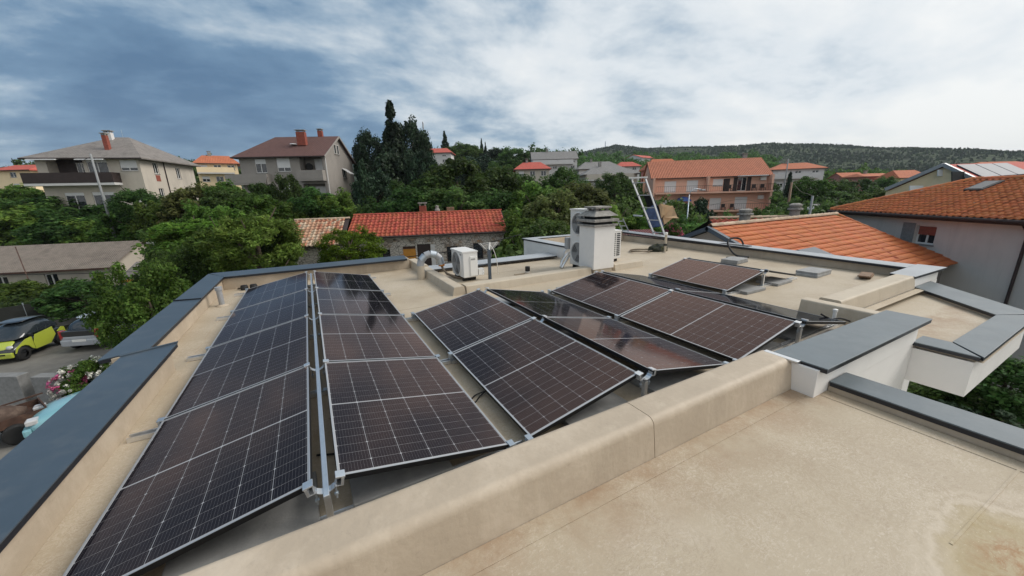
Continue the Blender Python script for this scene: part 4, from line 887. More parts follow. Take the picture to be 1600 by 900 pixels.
def gable_roof(root, L, D, ze, rise, m, ov=.4, th=.14, fascia='brownp', hipl=0, hipr=0, gl=.3, gr=.3, name='roof', ymid=.5):
    """ridge along local x; hipl/hipr = run of a hip at that end"""
    y0,y1,ym = -ov,D+ov,D*ymid; x0,x1 = -(ov if hipl else gl), L+(ov if hipr else gr)
    s = rise/(ym+0.0); zl = ze-ov*s
    R0,R1 = (x0+hipl,ym,ze+rise),(x1-hipr,ym,ze+rise); A,B_,C,D_ = (x0,y0,zl),(x1,y0,zl),(x1,y1,zl),(x0,y1,zl)
    mb = MB(); up = [A,B_,R1,R0,C,D_]; dn = [(p[0],p[1],p[2]-th) for p in up]
    fs = [(0,1,2,3),(4,5,3,2),(6,9,8,7),(10,8,9,11),(0,6,7,1),(4,10,11,5)]
    fs += [(1,4,2),(7,8,10),(1,7,10,4)] if hipr else [(1,2,8,7),(2,4,10,8)]
    fs += [(5,0,3),(6,11,9),(5,11,6,0)] if hipl else [(0,6,9,3),(3,9,11,5)]
    mb.add(up+dn, fs)
    o = mb.build(name, m, root)
    g = MB(); g.box(x0,x1,y0-.10,y0-.002,zl-.13,zl-.01); gt = g.build('gutter', MT[fascia], root)
    return o, R0, R1
def box_walls(root, L, D, z0, z1, front=[], right=[], left=[], m='cream', rise=0, gablel=False, gabler=False, ymid=.5):
    mb = MB(); facade(mb, L, z0, z1, front); facade(mb, D, z0, z1, right, sideT(L)); facade(mb, D, z0, z1, left, leftT(D))
    mb.add([(0,D,z0),(L,D,z0),(L,D,z1),(0,D,z1)],[(0,1,2,3)])
    if gabler: mb.add([(L,0,z1),(L,D,z1),(L,D*ymid,z1+rise)],[(0,1,2)])
    if gablel: mb.add([(0,0,z1),(0,D,z1),(0,D*ymid,z1+rise)],[(0,1,2)])
    return mb.build('wall', MT[m], root)
def chimney(root, x, y, z0, z1, w=.5, d=.5, m='brick', cap='stonechim'):
    MB().box(x-w/2,x+w/2,y-d/2,y+d/2,z0,z1).build('chimney', MT[m], root, bevel=.02)
    c = MB(); c.box(x-w/2-.07,x+w/2+.07,y-d/2-.07,y+d/2+.07,z1+.16,z1+.24)
    for sx in (-1,1):
        for sy in (-1,1): c.box(x+sx*w*.36-.05,x+sx*w*.36+.05,y+sy*d*.36-.05,y+sy*d*.36+.05,z1,z1+.16)
    c.build('chimney_cap', MT[cap], root)
def railing(root, pts, h, n, m='rail'):
    b = MB(); P = [Vector(p) for p in pts]
    for p,q in zip(P,P[1:]):
        b.bar(p+V3(0,0,h),q+V3(0,0,h),.05,.04); b.bar(p+V3(0,0,.12),q+V3(0,0,.12),.03,.03); k = max(1,int((q-p).length*n))
        for i in range(k+1): c = p+(q-p)*(i/k); b.bar(c+V3(0,0,.1),c+V3(0,0,h),.018,.018)
    return b.build('railing', MT[m], root)
def tile_mesh(name, w, l, m, flat=False):
    pr = [(0,.004),(.16,0),(.40,.0),(.56,.035),(.74,.062),(.9,.045),(1.02,.010)] if not flat else [(0,.0),(.07,.012),(.15,.002),(.5,.006),(.86,.002),(.94,.010),(1.01,.0)]
    vs = []; fs = []; n = len(pr)
    for v, dz in ((-.02*l,.0),(1.06*l,.045)):
        for u, z in pr: vs.append((u*w, -v, z+dz-.02))
    for u, z in pr: vs.append((u*w, -1.06*l, z-.02))
    for i in range(n-1): fs.append((i+n,i+n+1,i+1,i)); fs.append((i+2*n,i+2*n+1,i+n+1,i+n))
    me = bpy.data.meshes.new(name); me.from_pydata(vs,[],fs); me.materials.append(m)
    me.polygons.foreach_set('use_smooth',[True]*len(fs)); return me
def tile_plane(roof, O, U, Vd, Lu, Lv, w, l, mats, clip=None, flat=False, maxn=300, pick=None):
    """lay tiles on the plane: O = ridge-left corner (roof local), U along ridge, Vd down slope"""
    U, Vd = Vector(U).normalized(), Vector(Vd).normalized(); N = U.cross(-Vd).normalized()
    if N.z < 0: N = -N
    l = Lv/max(1,round(Lv/l)); mes = [tile_mesh('roof_tile', w, l, m, flat) for m in mats]; spots = []
    mw = roof.parent.matrix_basis if roof.parent else Matrix.Identity(4)
    for j in range(int(round(Lv/l))):
        for i in range(int(math.floor(Lu/w))):
            cu, cv = (i+.5)*w, (j+.5)*l
            if clip and not clip(cu, cv): continue
            p = Vector(O)+U*(i*w)+Vd*(j*l)+N*.03
            spots.append(((mw @ p-Vector((0,0,CH))).length, p, random.random()))
    spots.sort(key=lambda s: s[0]); R3 = Matrix((U, -Vd, N)).transposed(); q = R3.to_quaternion()
    rest = MB()
    for k,(d_,p,rn) in enumerate(spots):
        me = mes[int(rn*len(mes))] if not pick else mes[pick(rn)]
        jr = Vector((0,0,(rn-.5)*.02))
        if k < maxn:
            o = link('roof_tile', me, roof, p+jr); o.rotation_mode = 'QUATERNION'; o.rotation_quaternion = q
        else: rest.add([p+jr+R3 @ v.co for v in me.vertices],[tuple(f.vertices) for f in me.polygons])
    if rest.v: tag(rest_build(rest, mats_island(mats[0]), roof), kind='stuff')
def mats_island(m):
    k = m.name+'_island'
    if k not in MT:
        c = m.copy(); c.name = k; t = c.node_tree
        for n in list(t.nodes):
            if n.bl_idname == 'ShaderNodeObjectInfo':
                g = t.nodes.new('ShaderNodeNewGeometry')
                for l in list(n.outputs['Random'].links): t.links.new(g.outputs['Random Per Island'], l.to_socket)
        MT[k] = c
    return MT[k]
def rest_build(mb, m, parent):
    me = bpy.data.meshes.new('roof_tiles'); me.from_pydata(mb.v,[],mb.f); me.materials.append(m); me.polygons.foreach_set('use_smooth',[True]*len(mb.f)); return link('roof_tiles', me, parent)
def caps(roof, p0, p1, m, step=.38, r=.11):
    p0, p1 = Vector(p0), Vector(p1); d = (p1-p0); n = max(1,int(d.length/step)); d /= n; sd = d.cross(Vector((0,0,1))).normalized()
    for i in range(n):
        b = MB(); vs = []
        for f, rr in ((-.04,r*.88),(1.04,r*1.08)):
            for k in range(7):
                a = math.pi*k/6; vs.append(p0+d*(i+f)+sd*math.cos(a)*rr+Vector((0,0,math.sin(a)*rr)))
        b.add(vs,[(k,k+1,8+k,7+k) for k in range(6)]+[tuple(range(7,14))]); b.build('ridge_tile', m, roof, smooth=False)

# --- pale house on the left
h = tag(empty('apartment_house',(-24.3,59.35,-2.6),math.radians(-14)), 'large pale plaster house with grey hip roof and dark balcony at far left', 'house')
L,D,ZE = 9.0,10.6,9.6
fr_ = [(.9,4.0,6.85,9.3,1.3),(4.3,6.1,6.85,9.2),(7.2,8.75,7.95,9.05),(1.6,3.3,3.6,5.75),(4.0,6.0,3.6,5.75),(7.5,8.75,4.6,5.8)]
rt_ = [(2.2,3.1,7.75,9.0),(2.2,3.1,4.5,6.1),(6.5,7.4,7.4,8.7),(7.6,8.6,4.3,5.3)]
box_walls(h,L,D,0,ZE,fr_,rt_)
I4 = Matrix.Identity(4)
MB().box(.92,3.98,1.25,1.29,6.86,9.28).build('loggia_panel',MT['brownp'],h); window(h,I4,2.6,3.5,6.9,8.9,'nosill',dep=1.24)
for r in (fr_[1],fr_[3],fr_[4]): window(h,I4,*r,kind='nosill',shutter=.15)
window(h,I4,*fr_[2],shutter=.72); window(h,I4,*fr_[5])
for r in rt_: window(h,sideT(L),*r)
MB().box(2.25,3.05,-.01,.03,6.9,7.6,sideT(L)).build('panel',MT['brick'],h)
b = MB(); b.box(-.6,7.0,-1.2,0,6.45,6.7); b.build('balcony_slab',MT['whitewall'],h)
b = MB(); b.box(-.6,7.0,-1.22,-1.14,6.7,7.75); b.box(-.6,-.52,-1.14,0,6.7,7.75); b.box(6.92,7.0,-1.14,0,6.7,7.75); b.build('balcony_screen',MT['brownp'],h)
for xx in (1.2,5.2): MB().hexa([(xx-1.2,-.05,9.2),(xx+1.2,-.05,9.2),(xx+1.2,-.03,9.3),(xx-1.2,-.03,9.3)],[(xx-1.2,-1.0,9.02),(xx+1.2,-1.0,9.02),(xx+1.2,-1.0,9.1),(xx-1.2,-1.0,9.1)]).build('awning',MT['shutter'],h)
railing(h,[(1.0,-.7,3.4),(6.5,-.7,3.4)],.95,4); MB().box(.8,6.7,-.75,0,3.2,3.4).build('lower_slab',MT['whitewall'],h)
gable_roof(h,L,D,ZE,2.5,MT['roof_slate'],ov=.7,hipl=5.0,hipr=4.0)
MB().tube([(L+.06,4.2,.1),(L+.06,4.2,ZE-.2)],.06,8).build('downpipe',MT['brownp'],h)
chimney(h,5.6,1.6,ZE+.4,ZE+2.2,.42,.42); chimney(h,4.2,4.6,ZE+1.8,ZE+2.9,.7,.5,m='whitewall')
b = MB(); b.tube([(5.0,5.5,ZE+2.2),(5.0,5.5,ZE+3.4)],.02,5); b.build('aerial',MT['zinc'],h)

# --- grey-brown house
h = tag(empty('apartment_house',(-6.2,54.9,-2.4),math.radians(-24)), 'grey beige house with dark brown gable roof and two red brick chimneys', 'house')
L,D,ZE = 9.6,10.0,9.4
fr_ = [(1.7,2.95,7.35,8.9),(4.15,5.65,7.45,9.0),(6.75,9.3,6.5,9.35,1.5),(6.75,9.3,3.5,6.0,1.5),(1.7,2.95,4.4,5.9),(4.15,5.65,4.4,5.9)]
rt_ = [(3.6,4.25,9.75,10.9),(4.55,5.2,9.75,10.9),(5.6,7.0,6.9,8.1),(3.6,4.6,4.0,5.3)]
mb = MB(); facade(mb,L,0,ZE,fr_); 
facade(mb,D,0,ZE,[r for r in rt_ if r[3]<ZE],sideT(L)); facade(mb,D,0,ZE,[],leftT(D)); mb.add([(0,D,0),(L,D,0),(L,D,ZE),(0,D,ZE)],[(0,1,2,3)])
mb.add([(L,0,ZE),(L,D,ZE),(L,D*.5,ZE+2.55)],[(0,1,2)]); mb.build('wall',MT['greige'],h)
window(h,I4,*fr_[0],shutter=.35); window(h,I4,*fr_[1],shutter=.72); window(h,I4,7.9,9.2,6.7,8.9,'nosill',dep=1.45,shutter=.8); window(h,I4,7.2,9.0,3.6,5.7,'nosill',dep=1.45,shutter=.4)
for r in fr_[4:]: window(h,I4,*r,shutter=.3)
for r in rt_[:2]: window(h,sideT(L) @ Matrix.Translation((0,-.12,0)),*r)
window(h,sideT(L),*rt_[2]); window(h,sideT(L),*rt_[3])
MB().hexa([(5.5,-.02,8.0),(7.1,-.02,8.0),(7.1,0,8.1),(5.5,0,8.1)],[(5.5,-1.0,7.35),(7.1,-1.0,7.35),(7.1,-1.0,7.42),(5.5,-1.0,7.42)]).build('awning',MT['shutter'],h,T=sideT(L))
b = MB(); b.box(6.6,9.55,-.9,0,6.3,6.5); b.box(6.6,9.55,-.92,-.82,6.5,7.5); b.box(6.6,6.7,-.82,0,6.5,7.5); b.box(9.45,9.55,-.82,0,6.5,7.5); b.build('balcony',MT['greige'],h)
b = MB(); b.box(-1.3,3.3,-1.0,0,6.0,6.2); b.box(-1.3,3.3,-1.02,-.92,6.2,7.2); b.box(3.2,3.3,-.92,0,6.2,7.2); b.build('balcony',MT['greige'],h)
MB().lathe([(.0,.02),(.38,.03),(.45,0)],14,M=Matrix.Rotation(-math.pi/2,3,'X') @ Matrix.Rotation(math.pi,3,'X')).build('satellite_dish',MT['dark'],h).location = (7.4,.9,8.0)
gable_roof(h,L,D,ZE,2.6,MT['roof_brown'],ov=.55,hipl=2.6,gr=.35)
b = MB(); b.bar((L+.36,-.6,ZE-.42),(L+.36,D/2,ZE+2.5),.06,.22); b.bar((L+.36,D+.6,ZE-.42),(L+.36,D/2,ZE+2.5),.06,.22); b.build('barge_board',MT['greige'],h)
chimney(h,6.4,2.4,ZE+1.2,ZE+2.75,1.0,.6); chimney(h,7.6,5.2,ZE+2.0,ZE+3.3,.55,.5)
MB().lathe([(.0,.10),(.35,.08),(.42,0)],12).build('roof_light',MT['shutter'],h).location = (5.4,2.2,ZE+1.33)
MB().tube([(L+.07,.15,.1),(L+.07,.15,ZE-.4)],.07,8).build('downpipe',MT['whitewall'],h)

# --- salmon house
h = tag(empty('apartment_house',(50.3,44.1,-6.2),math.radians(-39.4)), 'salmon pink two storey house with long balconies and orange tile roof', 'house')
L,D,ZE = 17.4,9.5,9.95
fr_ = [(2.0,3.8,7.52,9.3),(5.4,7.1,7.52,9.35),(9.3,10.8,8.35,9.45),(10.85,11.6,7.52,9.45),(12.9,14.2,7.52,9.6),(2.0,3.8,4.65,6.3),(9.1,10.8,4.65,6.5),(12.8,14.6,4.65,6.6)]
box_walls(h,L,D,0,ZE,fr_,[],[(3,4.2,7.8,9.0)],m='pink',rise=2.65,gablel=True,gabler=True)
for r in fr_[:2]: window(h,I4,*r,kind='nosill',shutter=.93)
window(h,I4,*fr_[2],shutter=.9); window(h,I4,*fr_[3],kind='nosill',fm='brownp'); window(h,I4,*fr_[4],kind='nosill')
for r in fr_[5:]: window(h,I4,*r,kind='nosill',shutter=.95)
MB().box(12.3,12.85,-.06,-.01,7.52,9.6).build('side_shutter',MT['brownp'],h); MB().box(14.25,14.8,-.06,-.01,7.52,9.6).build('side_shutter',MT['brownp'],h); MB().box(11.0,11.75,-.06,-.01,7.52,9.45).build('side_shutter',MT['brownp'],h)
window(h,leftT(D),3,4.2,7.8,9.0)
for z in (7.28,4.4): 
    MB().box(.4,L+.1,-1.5,0,z,z+.22).build('balcony_slab',MT['pink'],h); railing(h,[(.5,-1.45,z+.2),(L,-1.45,z+.2),(L,-.1,z+.2)],1.0,3.2)
for x in (8.1,17.15): MB().box(x,x+.3,-1.4,-.0,0 if x > 10 else 7.51,ZE-.1).build('pier',MT['pink'],h)
MB().box(.0,.3,-1.4,0,7.0,ZE-.1).build('pier',MT['pink'],h)
MB().box(12.6,16.6,-1.35,-.2,9.72,9.84).build('awning',MT['shutter'],h)
for z in (9.35,6.5): MB().box(16.0,16.8,-.32,-.02,z-.3,z+.28).build('air_conditioner_unit',MT['offw'],h,bevel=.02)
def garden_chair(x,z):
    b = MB(); b.box(-.28,.28,-.28,.28,.40,.46); b.box(-.28,.28,.22,.28,.46,.95)
    for sx in (-.25,.25):
        for sy in (-.25,.25): b.box(sx-.03,sx+.03,sy-.03,sy+.03,0,.40)
    o = b.build('balcony_chair',MT['brownp'],None); o.location = h.matrix_basis @ Vector((x,-.75,z)); o.rotation_euler = (0,0,math.radians(-39.4)); return o
CHL = ['dark garden chair on the upper balcony beside the open side shutter','dark garden chair on the upper balcony right of the french window','dark garden chair at the right end of the upper balcony','dark garden chair on the lower balcony left of the closed shutter','dark garden chair on the lower balcony before the right shutter']
for (x,z),lb in zip(((12.0-.4,7.51),(15.1,7.51),(16.3,7.51),(11.0,4.63),(12.3,4.63)),CHL): tag(garden_chair(x,z),lb,'chair','dark chairs on the salmon house balconies')
um = tag(empty('parasol',tuple(h.matrix_basis @ Vector((4.9,-.9,4.6)))),'blue garden parasol open on the lower balcony of the salmon house','parasol'); MT['blue'] = mat('blue_canvas',(.035,.075,.24),.8)
MB().lathe([(1.25,1.55),(.9,1.95),(.4,2.2),(.001,2.28)],12).build('canopy',MT['blue'],um); MB().tube([(0,0,0),(0,0,2.2)],.03,6).build('pole',MT['zinc'],um)
rf,R0,R1 = gable_roof(h,L,D,ZE+.12,2.7,MT['roof_pink'],ov=.45,gl=.25,gr=.35,fascia='brownp')
chimney(h,15.5,5.5,ZE+2.2,ZE+3.4,.6,.5,m='stonechim')

# --- old stone house with two tiled roofs
h = tag(empty('stone_house',(2.6,26.5,-4.6),math.radians(-18.4)), 'long old rubble stone house with bright red clay tile roof', 'house')
L,D,ZE,RI = 9.9,5.4,4.05,1.15
fr_ = [(1.25,2.05,1.2,3.0),(2.9,3.75,1.2,3.15),(3.85,4.75,.2,3.25),(5.85,6.6,1.9,3.0),(7.7,8.4,2.0,3.15),(9.0,9.6,1.2,2.9)]
box_walls(h,L,D,0,ZE,fr_,m='stone',rise=RI,gabler=True)
for i,r in enumerate(fr_):
    if i == 1: 
        MB().box(r[0],r[1],.06,.12,r[2],r[3]-.2).build('orange_shutter',MT['rawwood'],h); MB().box(r[0],r[1],.06,.12,r[3]-.19,r[3]).build('lintel_board',MT['rust'],h)
    elif i == 2:
        MB().box(r[0],r[1],.10,.16,r[2],r[3]).build('door',MT['brownp'],h); MB().box(4.78,5.05,-.03,.05,.2,3.2).build('door_jamb',MT['whitewall'],h)
    else: window(h,I4,*r,fm='brownp')
MB().box(-.1,L+.1,-.12,-.002,ZE-.32,ZE-.08).build('eave_band',MT['grey_render'],h)
sl_ = math.hypot(D/2+.35,RI*(D/2+.35)/(D/2)); s_ = RI/(D/2)
mb = MB(); mb.hexa([(-.6,-.35,ZE-.35*s_-.06),(L+.3,-.35,ZE-.35*s_-.06),(L+.3,D/2,ZE+RI-.06),(-.6,D/2,ZE+RI-.06)],[(-.6,-.35,ZE-.35*s_),(L+.3,-.35,ZE-.35*s_),(L+.3,D/2,ZE+RI),(-.6,D/2,ZE+RI)]); mb.add([(-.6,D/2,ZE+RI),(L+.3,D/2,ZE+RI),(L+.3,D+.3,ZE-.3*s_),(-.05,D+.3,ZE-.3*s_)],[(0,1,2,3)]); rf = mb.build('roof',MT['brownp'],h)
MB().tube([(-.1,-.42,ZE-.35*s_-.02),(L+.3,-.42,ZE-.35*s_-.02)],.06,8).build('gutter',MT['brownp'],h)
tile_plane(rf,(-.6,D/2,ZE+RI),(1,0,0),(0,-D/2,-RI),L+.9,sl_,.29,.40,[MT['tile_red']],maxn=300)
caps(rf,(-.6,D/2,ZE+RI+.03),(L+.3,D/2,ZE+RI+.03),MT['tile_red'],.42,.10)
chimney(h,4.3,D/2+.2,ZE+.9,ZE+RI+.55,.5,.45); 
MB().box(6.05,6.6,D/2+.1,D/2+.6,ZE+.8,ZE+RI+.38).build('chimney',MT['wood'],h,bevel=.02)
MB().lathe([(.2,0),(.2,.35),(.12,.42),(.12,.62),(.001,.65)],12).build('flue_pot',MT['stonechim'],h).location = (5.35,D/2+.2,ZE+RI-.1)
h2 = tag(empty('stone_outbuilding',(-1.4,27.1,-4.6),math.radians(-15.5)), 'short stone outbuilding with patchy cream and red old barrel tiles', 'house')
L2 = 3.35; ZE2 = 3.75; RI2 = 1.28
box_walls(h2,L2,D,0,ZE2,[],m='stone',rise=RI2,gablel=True)
s_ = RI2/(D/2); sl_ = math.hypot(D/2+.4,RI2*(D/2+.4)/(D/2))
mb = MB(); mb.hexa([(-.2,-.4,ZE2-.4*s_-.06),(L2-.02,-.4,ZE2-.4*s_-.06),(L2-.02,D/2,ZE2+RI2-.06),(-.2,D/2,ZE2+RI2-.06)],[(-.2,-.4,ZE2-.4*s_),(L2-.02,-.4,ZE2-.4*s_),(L2-.02,D/2,ZE2+RI2),(-.2,D/2,ZE2+RI2)]); mb.add([(-.2,D/2,ZE2+RI2),(L2,D/2,ZE2+RI2),(L2,D+.3,ZE2-.3*s_),(-.2,D+.3,ZE2-.3*s_)],[(0,1,2,3)]); rf = mb.build('roof',MT['brownp'],h2)
tile_plane(rf,(-.2,D/2,ZE2+RI2),(1,0,0),(0,-D/2,-RI2),L2+.15,sl_,.27,.36,MT['tile_old'],maxn=300,pick=lambda r: 0 if r<.42 else 1 if r<.78 else 2)
caps(rf,(-.2,D/2,ZE2+RI2+.03),(L2,D/2,ZE2+RI2+.03),MT['tile_old'][0],.4,.10)

# --- neighbour with the big orange roof
h = tag(empty('orange_roof_house',(14.2,4.9,-7),0), 'house with large flat orange tile roof just beyond the far wall', 'house')
Lx = 11.6
RZ, EZ = 7.35, 5.40; yr = 4.45
MB().box(.35,10.9,.15,9.0,0,5.35).build('wall',MT['greige'],h)
A,B_,C,D_ = Vector((0,yr,RZ)),Vector((10.1,yr-.25,RZ)),Vector((11.2,.35,EZ)),Vector((0,.0,EZ))
mb = MB(); E_,F_ = Vector((11.4,9.0,EZ)),Vector((0,9.0,EZ))
mb.add([A,B_,C,D_,E_,F_],[(0,3,2,1),(1,2,4),(0,1,4,5)]); mb.add([p-V3(0,0,.15) for p in (A,B_,C,D_,E_,F_)],[(0,1,2,3),(1,4,2),(0,5,4,1)]); rf = mb.build('roof',MT['brownp'],h)
sl_ = (D_-A).length
tile_plane(rf,A,(B_-A),(D_-A),11.3,sl_,.30,.31,[MT['tile_orange']],clip=lambda u,v: u < 10.0+1.0*v/sl_, flat=True, maxn=300)
caps(rf,A+V3(0,0,.05),B_+V3(0,0,.05),MT['tile_old'][0],.36,.11); caps(rf,B_+V3(0,0,.05),C+V3(0,0,.05),MT['tile_orange'],.36,.09)
b = MB(); b.bar(A+V3(-.12,.05,-.02),D_+V3(-.12,-.2,-.10),.20,.16); b.bar(A+V3(-.12,-.05,-.02),F_+V3(-.12,.2,-.1),.20,.16); b.build('barge_board',MT['mast'],h)
MB().poly([(.06,.2,EZ-.1),(.06,8.9,EZ-.1),(.06,yr,RZ-.15)]).build('gable_wall',MT['greige'],h)
MB().tube([C+V3(.05,-.12,-.1),D_+V3(0,-.12,-.1)],.07,8).build('gutter',MT['mast'],h)
b = MB(); b.box(10.7,11.25,.25,.5,EZ-.45,EZ-.1); b.build('eave_bracket',MT['greige'],h)
chim_p = [(4.0,5.4,.72,.46),(8.3,5.3,.85,.46)]
for x,y,hh,w in chim_p:
    c = MB(); c.lathe([(w*.5,RZ-.6-7+7),(w*.5,RZ+hh*.35),(w*.75,RZ+hh*.37),(w*.75,RZ+hh*.47),(w*.5,RZ+hh*.5),(w*.62,RZ+hh*.6),(w*.62,RZ+hh*.7),(w*.25,RZ+hh*.78)],14,(x,y,0)); c.build('chimney',MT['stonechim'],h,smooth=False)
# small porch gable in front
g0 = onz(1250,389,.13)
h3 = tag(empty('porch_roof',tuple(at(1254,389,12.2)-V3(0,.55,3.02))), 'tip of a small dark edged porch gable peeking over the far coping', 'porch')
b = MB(); b.prism([(-.3,-1.1,2.45),(-.3,.55,3.02),(-.3,2.2,2.45),(-.3,2.2,2.35),(-.3,.55,2.90),(-.3,-1.1,2.35)],(1.1,0,0)); b.build('roof',MT['mast'],h3); MB().prism([(-.1,-1.0,0),(-.1,2.1,0),(-.1,2.1,2.35),(-.1,.55,2.9),(-.1,-1.0,2.35)],(.8,0,0)).build('wall',MT['greige'],h3)
# lower wing behind, its tile rows seen left of the ridge
wr_ = tag(empty('tiled_wing',tuple(at(1108,343,20)-Matrix.Rotation(-.62,3,'Z') @ V3(0,4.4,7.55)),-.62), 'lower red tiled wing behind the orange roof with pale ridge tiles', 'house')
A,D_ = Vector((0,4.4,7.55)),Vector((0,0,6.1)); mb = MB(); mb.add([(0,4.4,7.5),(6,4.4,7.5),(6,0,6.05),(0,0,6.05),(0,8.8,6.05),(6,8.8,6.05)],[(0,3,2,1),(0,1,5,4)]); rf = mb.build('roof',MT['brownp'],wr_)
tile_plane(rf,A,(1,0,0),D_-A,6,4.6,.30,.37,[MT['tile_red']],maxn=300); MB().box(.3,5.7,.3,8.5,0,6.0).build('wall',MT['greige'],wr_); caps(rf,(0,4.4,7.62),(6,4.4,7.62),MT['tile_old'][0],.36,.1)

# --- big grey house at the right edge
d0 = Vector((27.58,9.97,0)); d1 = Vector((23.92,3.16,0)); yaw = math.atan2(d1.y-d0.y,d1.x-d0.x)
h = tag(empty('grey_house',(d0.x,d0.y,-7),yaw), 'big grey rendered house with orange hip roof and a small deep window at right', 'house')
EZ = 7.42; LL = 13.5
T = I4
mb = MB(); facade(mb,LL,0,EZ,[(4.05,4.95,6.05,6.92,.22),(1,2,2.5,4)]); mb.add([(0,0,0),(0,10,0),(0,10,EZ),(0,0,EZ)],[(0,1,2,3)]); mb.add([(LL,0,0),(LL,10,0),(LL,10,EZ),(LL,0,EZ)],[(0,1,2,3)]); mb.build('wall',MT['grey_render'],h)
w_ = window(h,I4,4.05,4.95,6.05,6.92,dep=.22); MB().box(4.12,4.88,.11,.14,6.48,6.86).build('blind',MT['brick'],w_)
MB().box(3.45,4.04,-.012,-.001,5.92,7.0).build('render_patch',MT['conc'],h)
ap_ = Vector((3.1,3.3,EZ+1.5)); A0 = Vector((-.45,-.45,EZ)); B0 = Vector((LL+.3,-.45,EZ)); R1_ = Vector((LL,3.3,EZ+1.5)); Bk = Vector((-.45,9,EZ))
mb = MB(); mb.add([A0,B0,R1_,ap_,Bk],[(0,1,2,3),(4,0,3)]); mb.add([(A0.x,A0.y,EZ-.2),(B0.x,B0.y,EZ-.2),(B0.x,9,EZ-.2),(A0.x,9,EZ-.2),tuple(A0),tuple(B0),(B0.x,9,EZ),(A0.x,9,EZ)],[(0,3,2,1),(0,1,5,4),(3,0,4,7)]); rf = mb.build('roof',MT['brownp'],h)
vd = (Vector((0,-3.75,-1.5))).normalized(); sl_ = math.hypot(3.75,1.5)
tile_plane(rf,(-.45,3.3,EZ+1.5),(1,0,0),vd,LL+.6,sl_,.245,.275,[MT['tile_grey']],clip=lambda u,v: u > 3.55*(1-v/sl_)-.1,maxn=300)
caps(rf,A0+V3(0,0,.06),ap_+V3(0,0,.06),MT['tile_grey'],.36,.11); caps(rf,ap_+V3(0,0,.06),R1_+V3(0,0,.06),MT['tile_grey'],.36,.11)
MB().tube([(-.5,-.52,EZ-.06),(LL,-.52,EZ-.06)],.075,8).build('gutter',MT['brownp'],h)
MB().tube([(8.05,-.42,EZ-.1),(8.05,-.08,EZ-.5),(8.05,-.08,.2)],.05,8).build('downpipe',MT['brownp'],h)
q = Vector((4.3,2.45,EZ+1.16)); 
b = MB(); b.box(-.36,.36,-.5,.5,.03,.14); sk = b.build('skylight',MT['rail'],h,bevel=.01); sk.location = q; sk.rotation_euler = (math.atan2(1.5,3.75),0,0)
MB().box(-.27,.27,-.41,.41,.141,.15).build('pane',MT['glass'],sk)

# --- yellow house with solar panels, right
h = tag(empty('yellow_house',tuple(at(1388,300,36)-V3(0,0,6.0)),math.radians(-62)), 'pale yellow gabled house with solar panels on its red roof, far right', 'house')
o_ = h.location.copy(); zg = 6.0
def loc_(px,py,d): return h.matrix_basis.inverted() @ at(px,py,d)
lowl, apx, lowr = loc_(1385,296,36.0), loc_(1476,257,32.5), loc_(1512,274,31.0)
back = (h.matrix_basis.to_3x3().inverted() @ (at(1562,254,37.5)-at(1476,257,32.5)))
mb = MB(); mb.prism([(lowl.x,lowl.y,0),(lowr.x,lowr.y,0),lowr-V3(0,0,.25),apx-V3(0,0,.25),lowl-V3(0,0,.25)],back*1.6); mb.build('wall',MT['yellow'],h)
b = MB(); off = -back.normalized()*.18
b.hexa([lowl+off-V3(0,0,.12),apx+off-V3(0,0,.12),apx+back*1.7-V3(0,0,.12),lowl+back*1.7-V3(0,0,.12)],[lowl+off,apx+off,apx+back*1.7,lowl+back*1.7])
ext = (lowr-apx)*.35
b.hexa([apx+off-V3(0,0,.12),lowr+ext+off-V3(0,0,.12),lowr+ext+back*1.7-V3(0,0,.12),apx+back*1.7-V3(0,0,.12)],[apx+off,lowr+ext+off,lowr+ext+back*1.7,apx+back*1.7]); rf = b.build('roof',MT['roof_red'],h)
b = MB(); b.bar(lowl+off*1.05,apx+off*1.05,.25,.28); b.bar(apx+off*1.05,lowr+ext+off*1.05,.25,.28); b.build('barge_board',MT['ltgrey'],h)
nrm = (lowr-apx).cross(back).normalized(); nrm = nrm if nrm.z > 0 else -nrm
MT['pvfar'] = mat('far_solar_glass',(.06,.07,.095),.45,spec=.4)
for k in range(3):
    a = back*(.12+.32*k); e = back*(.30); dn = (lowr+ext-apx)
    p = [apx+a+dn*.12,apx+a+dn*.95,apx+a+e+dn*.95,apx+a+e+dn*.12]; MB().hexa([x+nrm*.05 for x in p],[x+nrm*.12 for x in p]).build('solar_panel',MT['pvfar'],h)
c_ = lowl.lerp(lowr,.80)
wp = loc_(1465,276,32.5); wq = loc_(1480,264,32.3)
def quadwin(px0,py0,px1,py1,d,m,name,parent=h,th=.08):
    a = [loc_(px0,py1,d),loc_(px1,py1,d),loc_(px1,py0,d),loc_(px0,py0,d)]; MB().prism(a,h.matrix_basis.to_3x3().inverted() @ (CF*th)).build(name,MT[m],parent)
quadwin(1466,265,1480,275,32.6,'shutter','window'); quadwin(1488,268,1508,284,31.0,'dark','balcony_recess'); quadwin(1422,290,1443,298,33.6,'shutter','small_canopy')
MT['loft'] = None

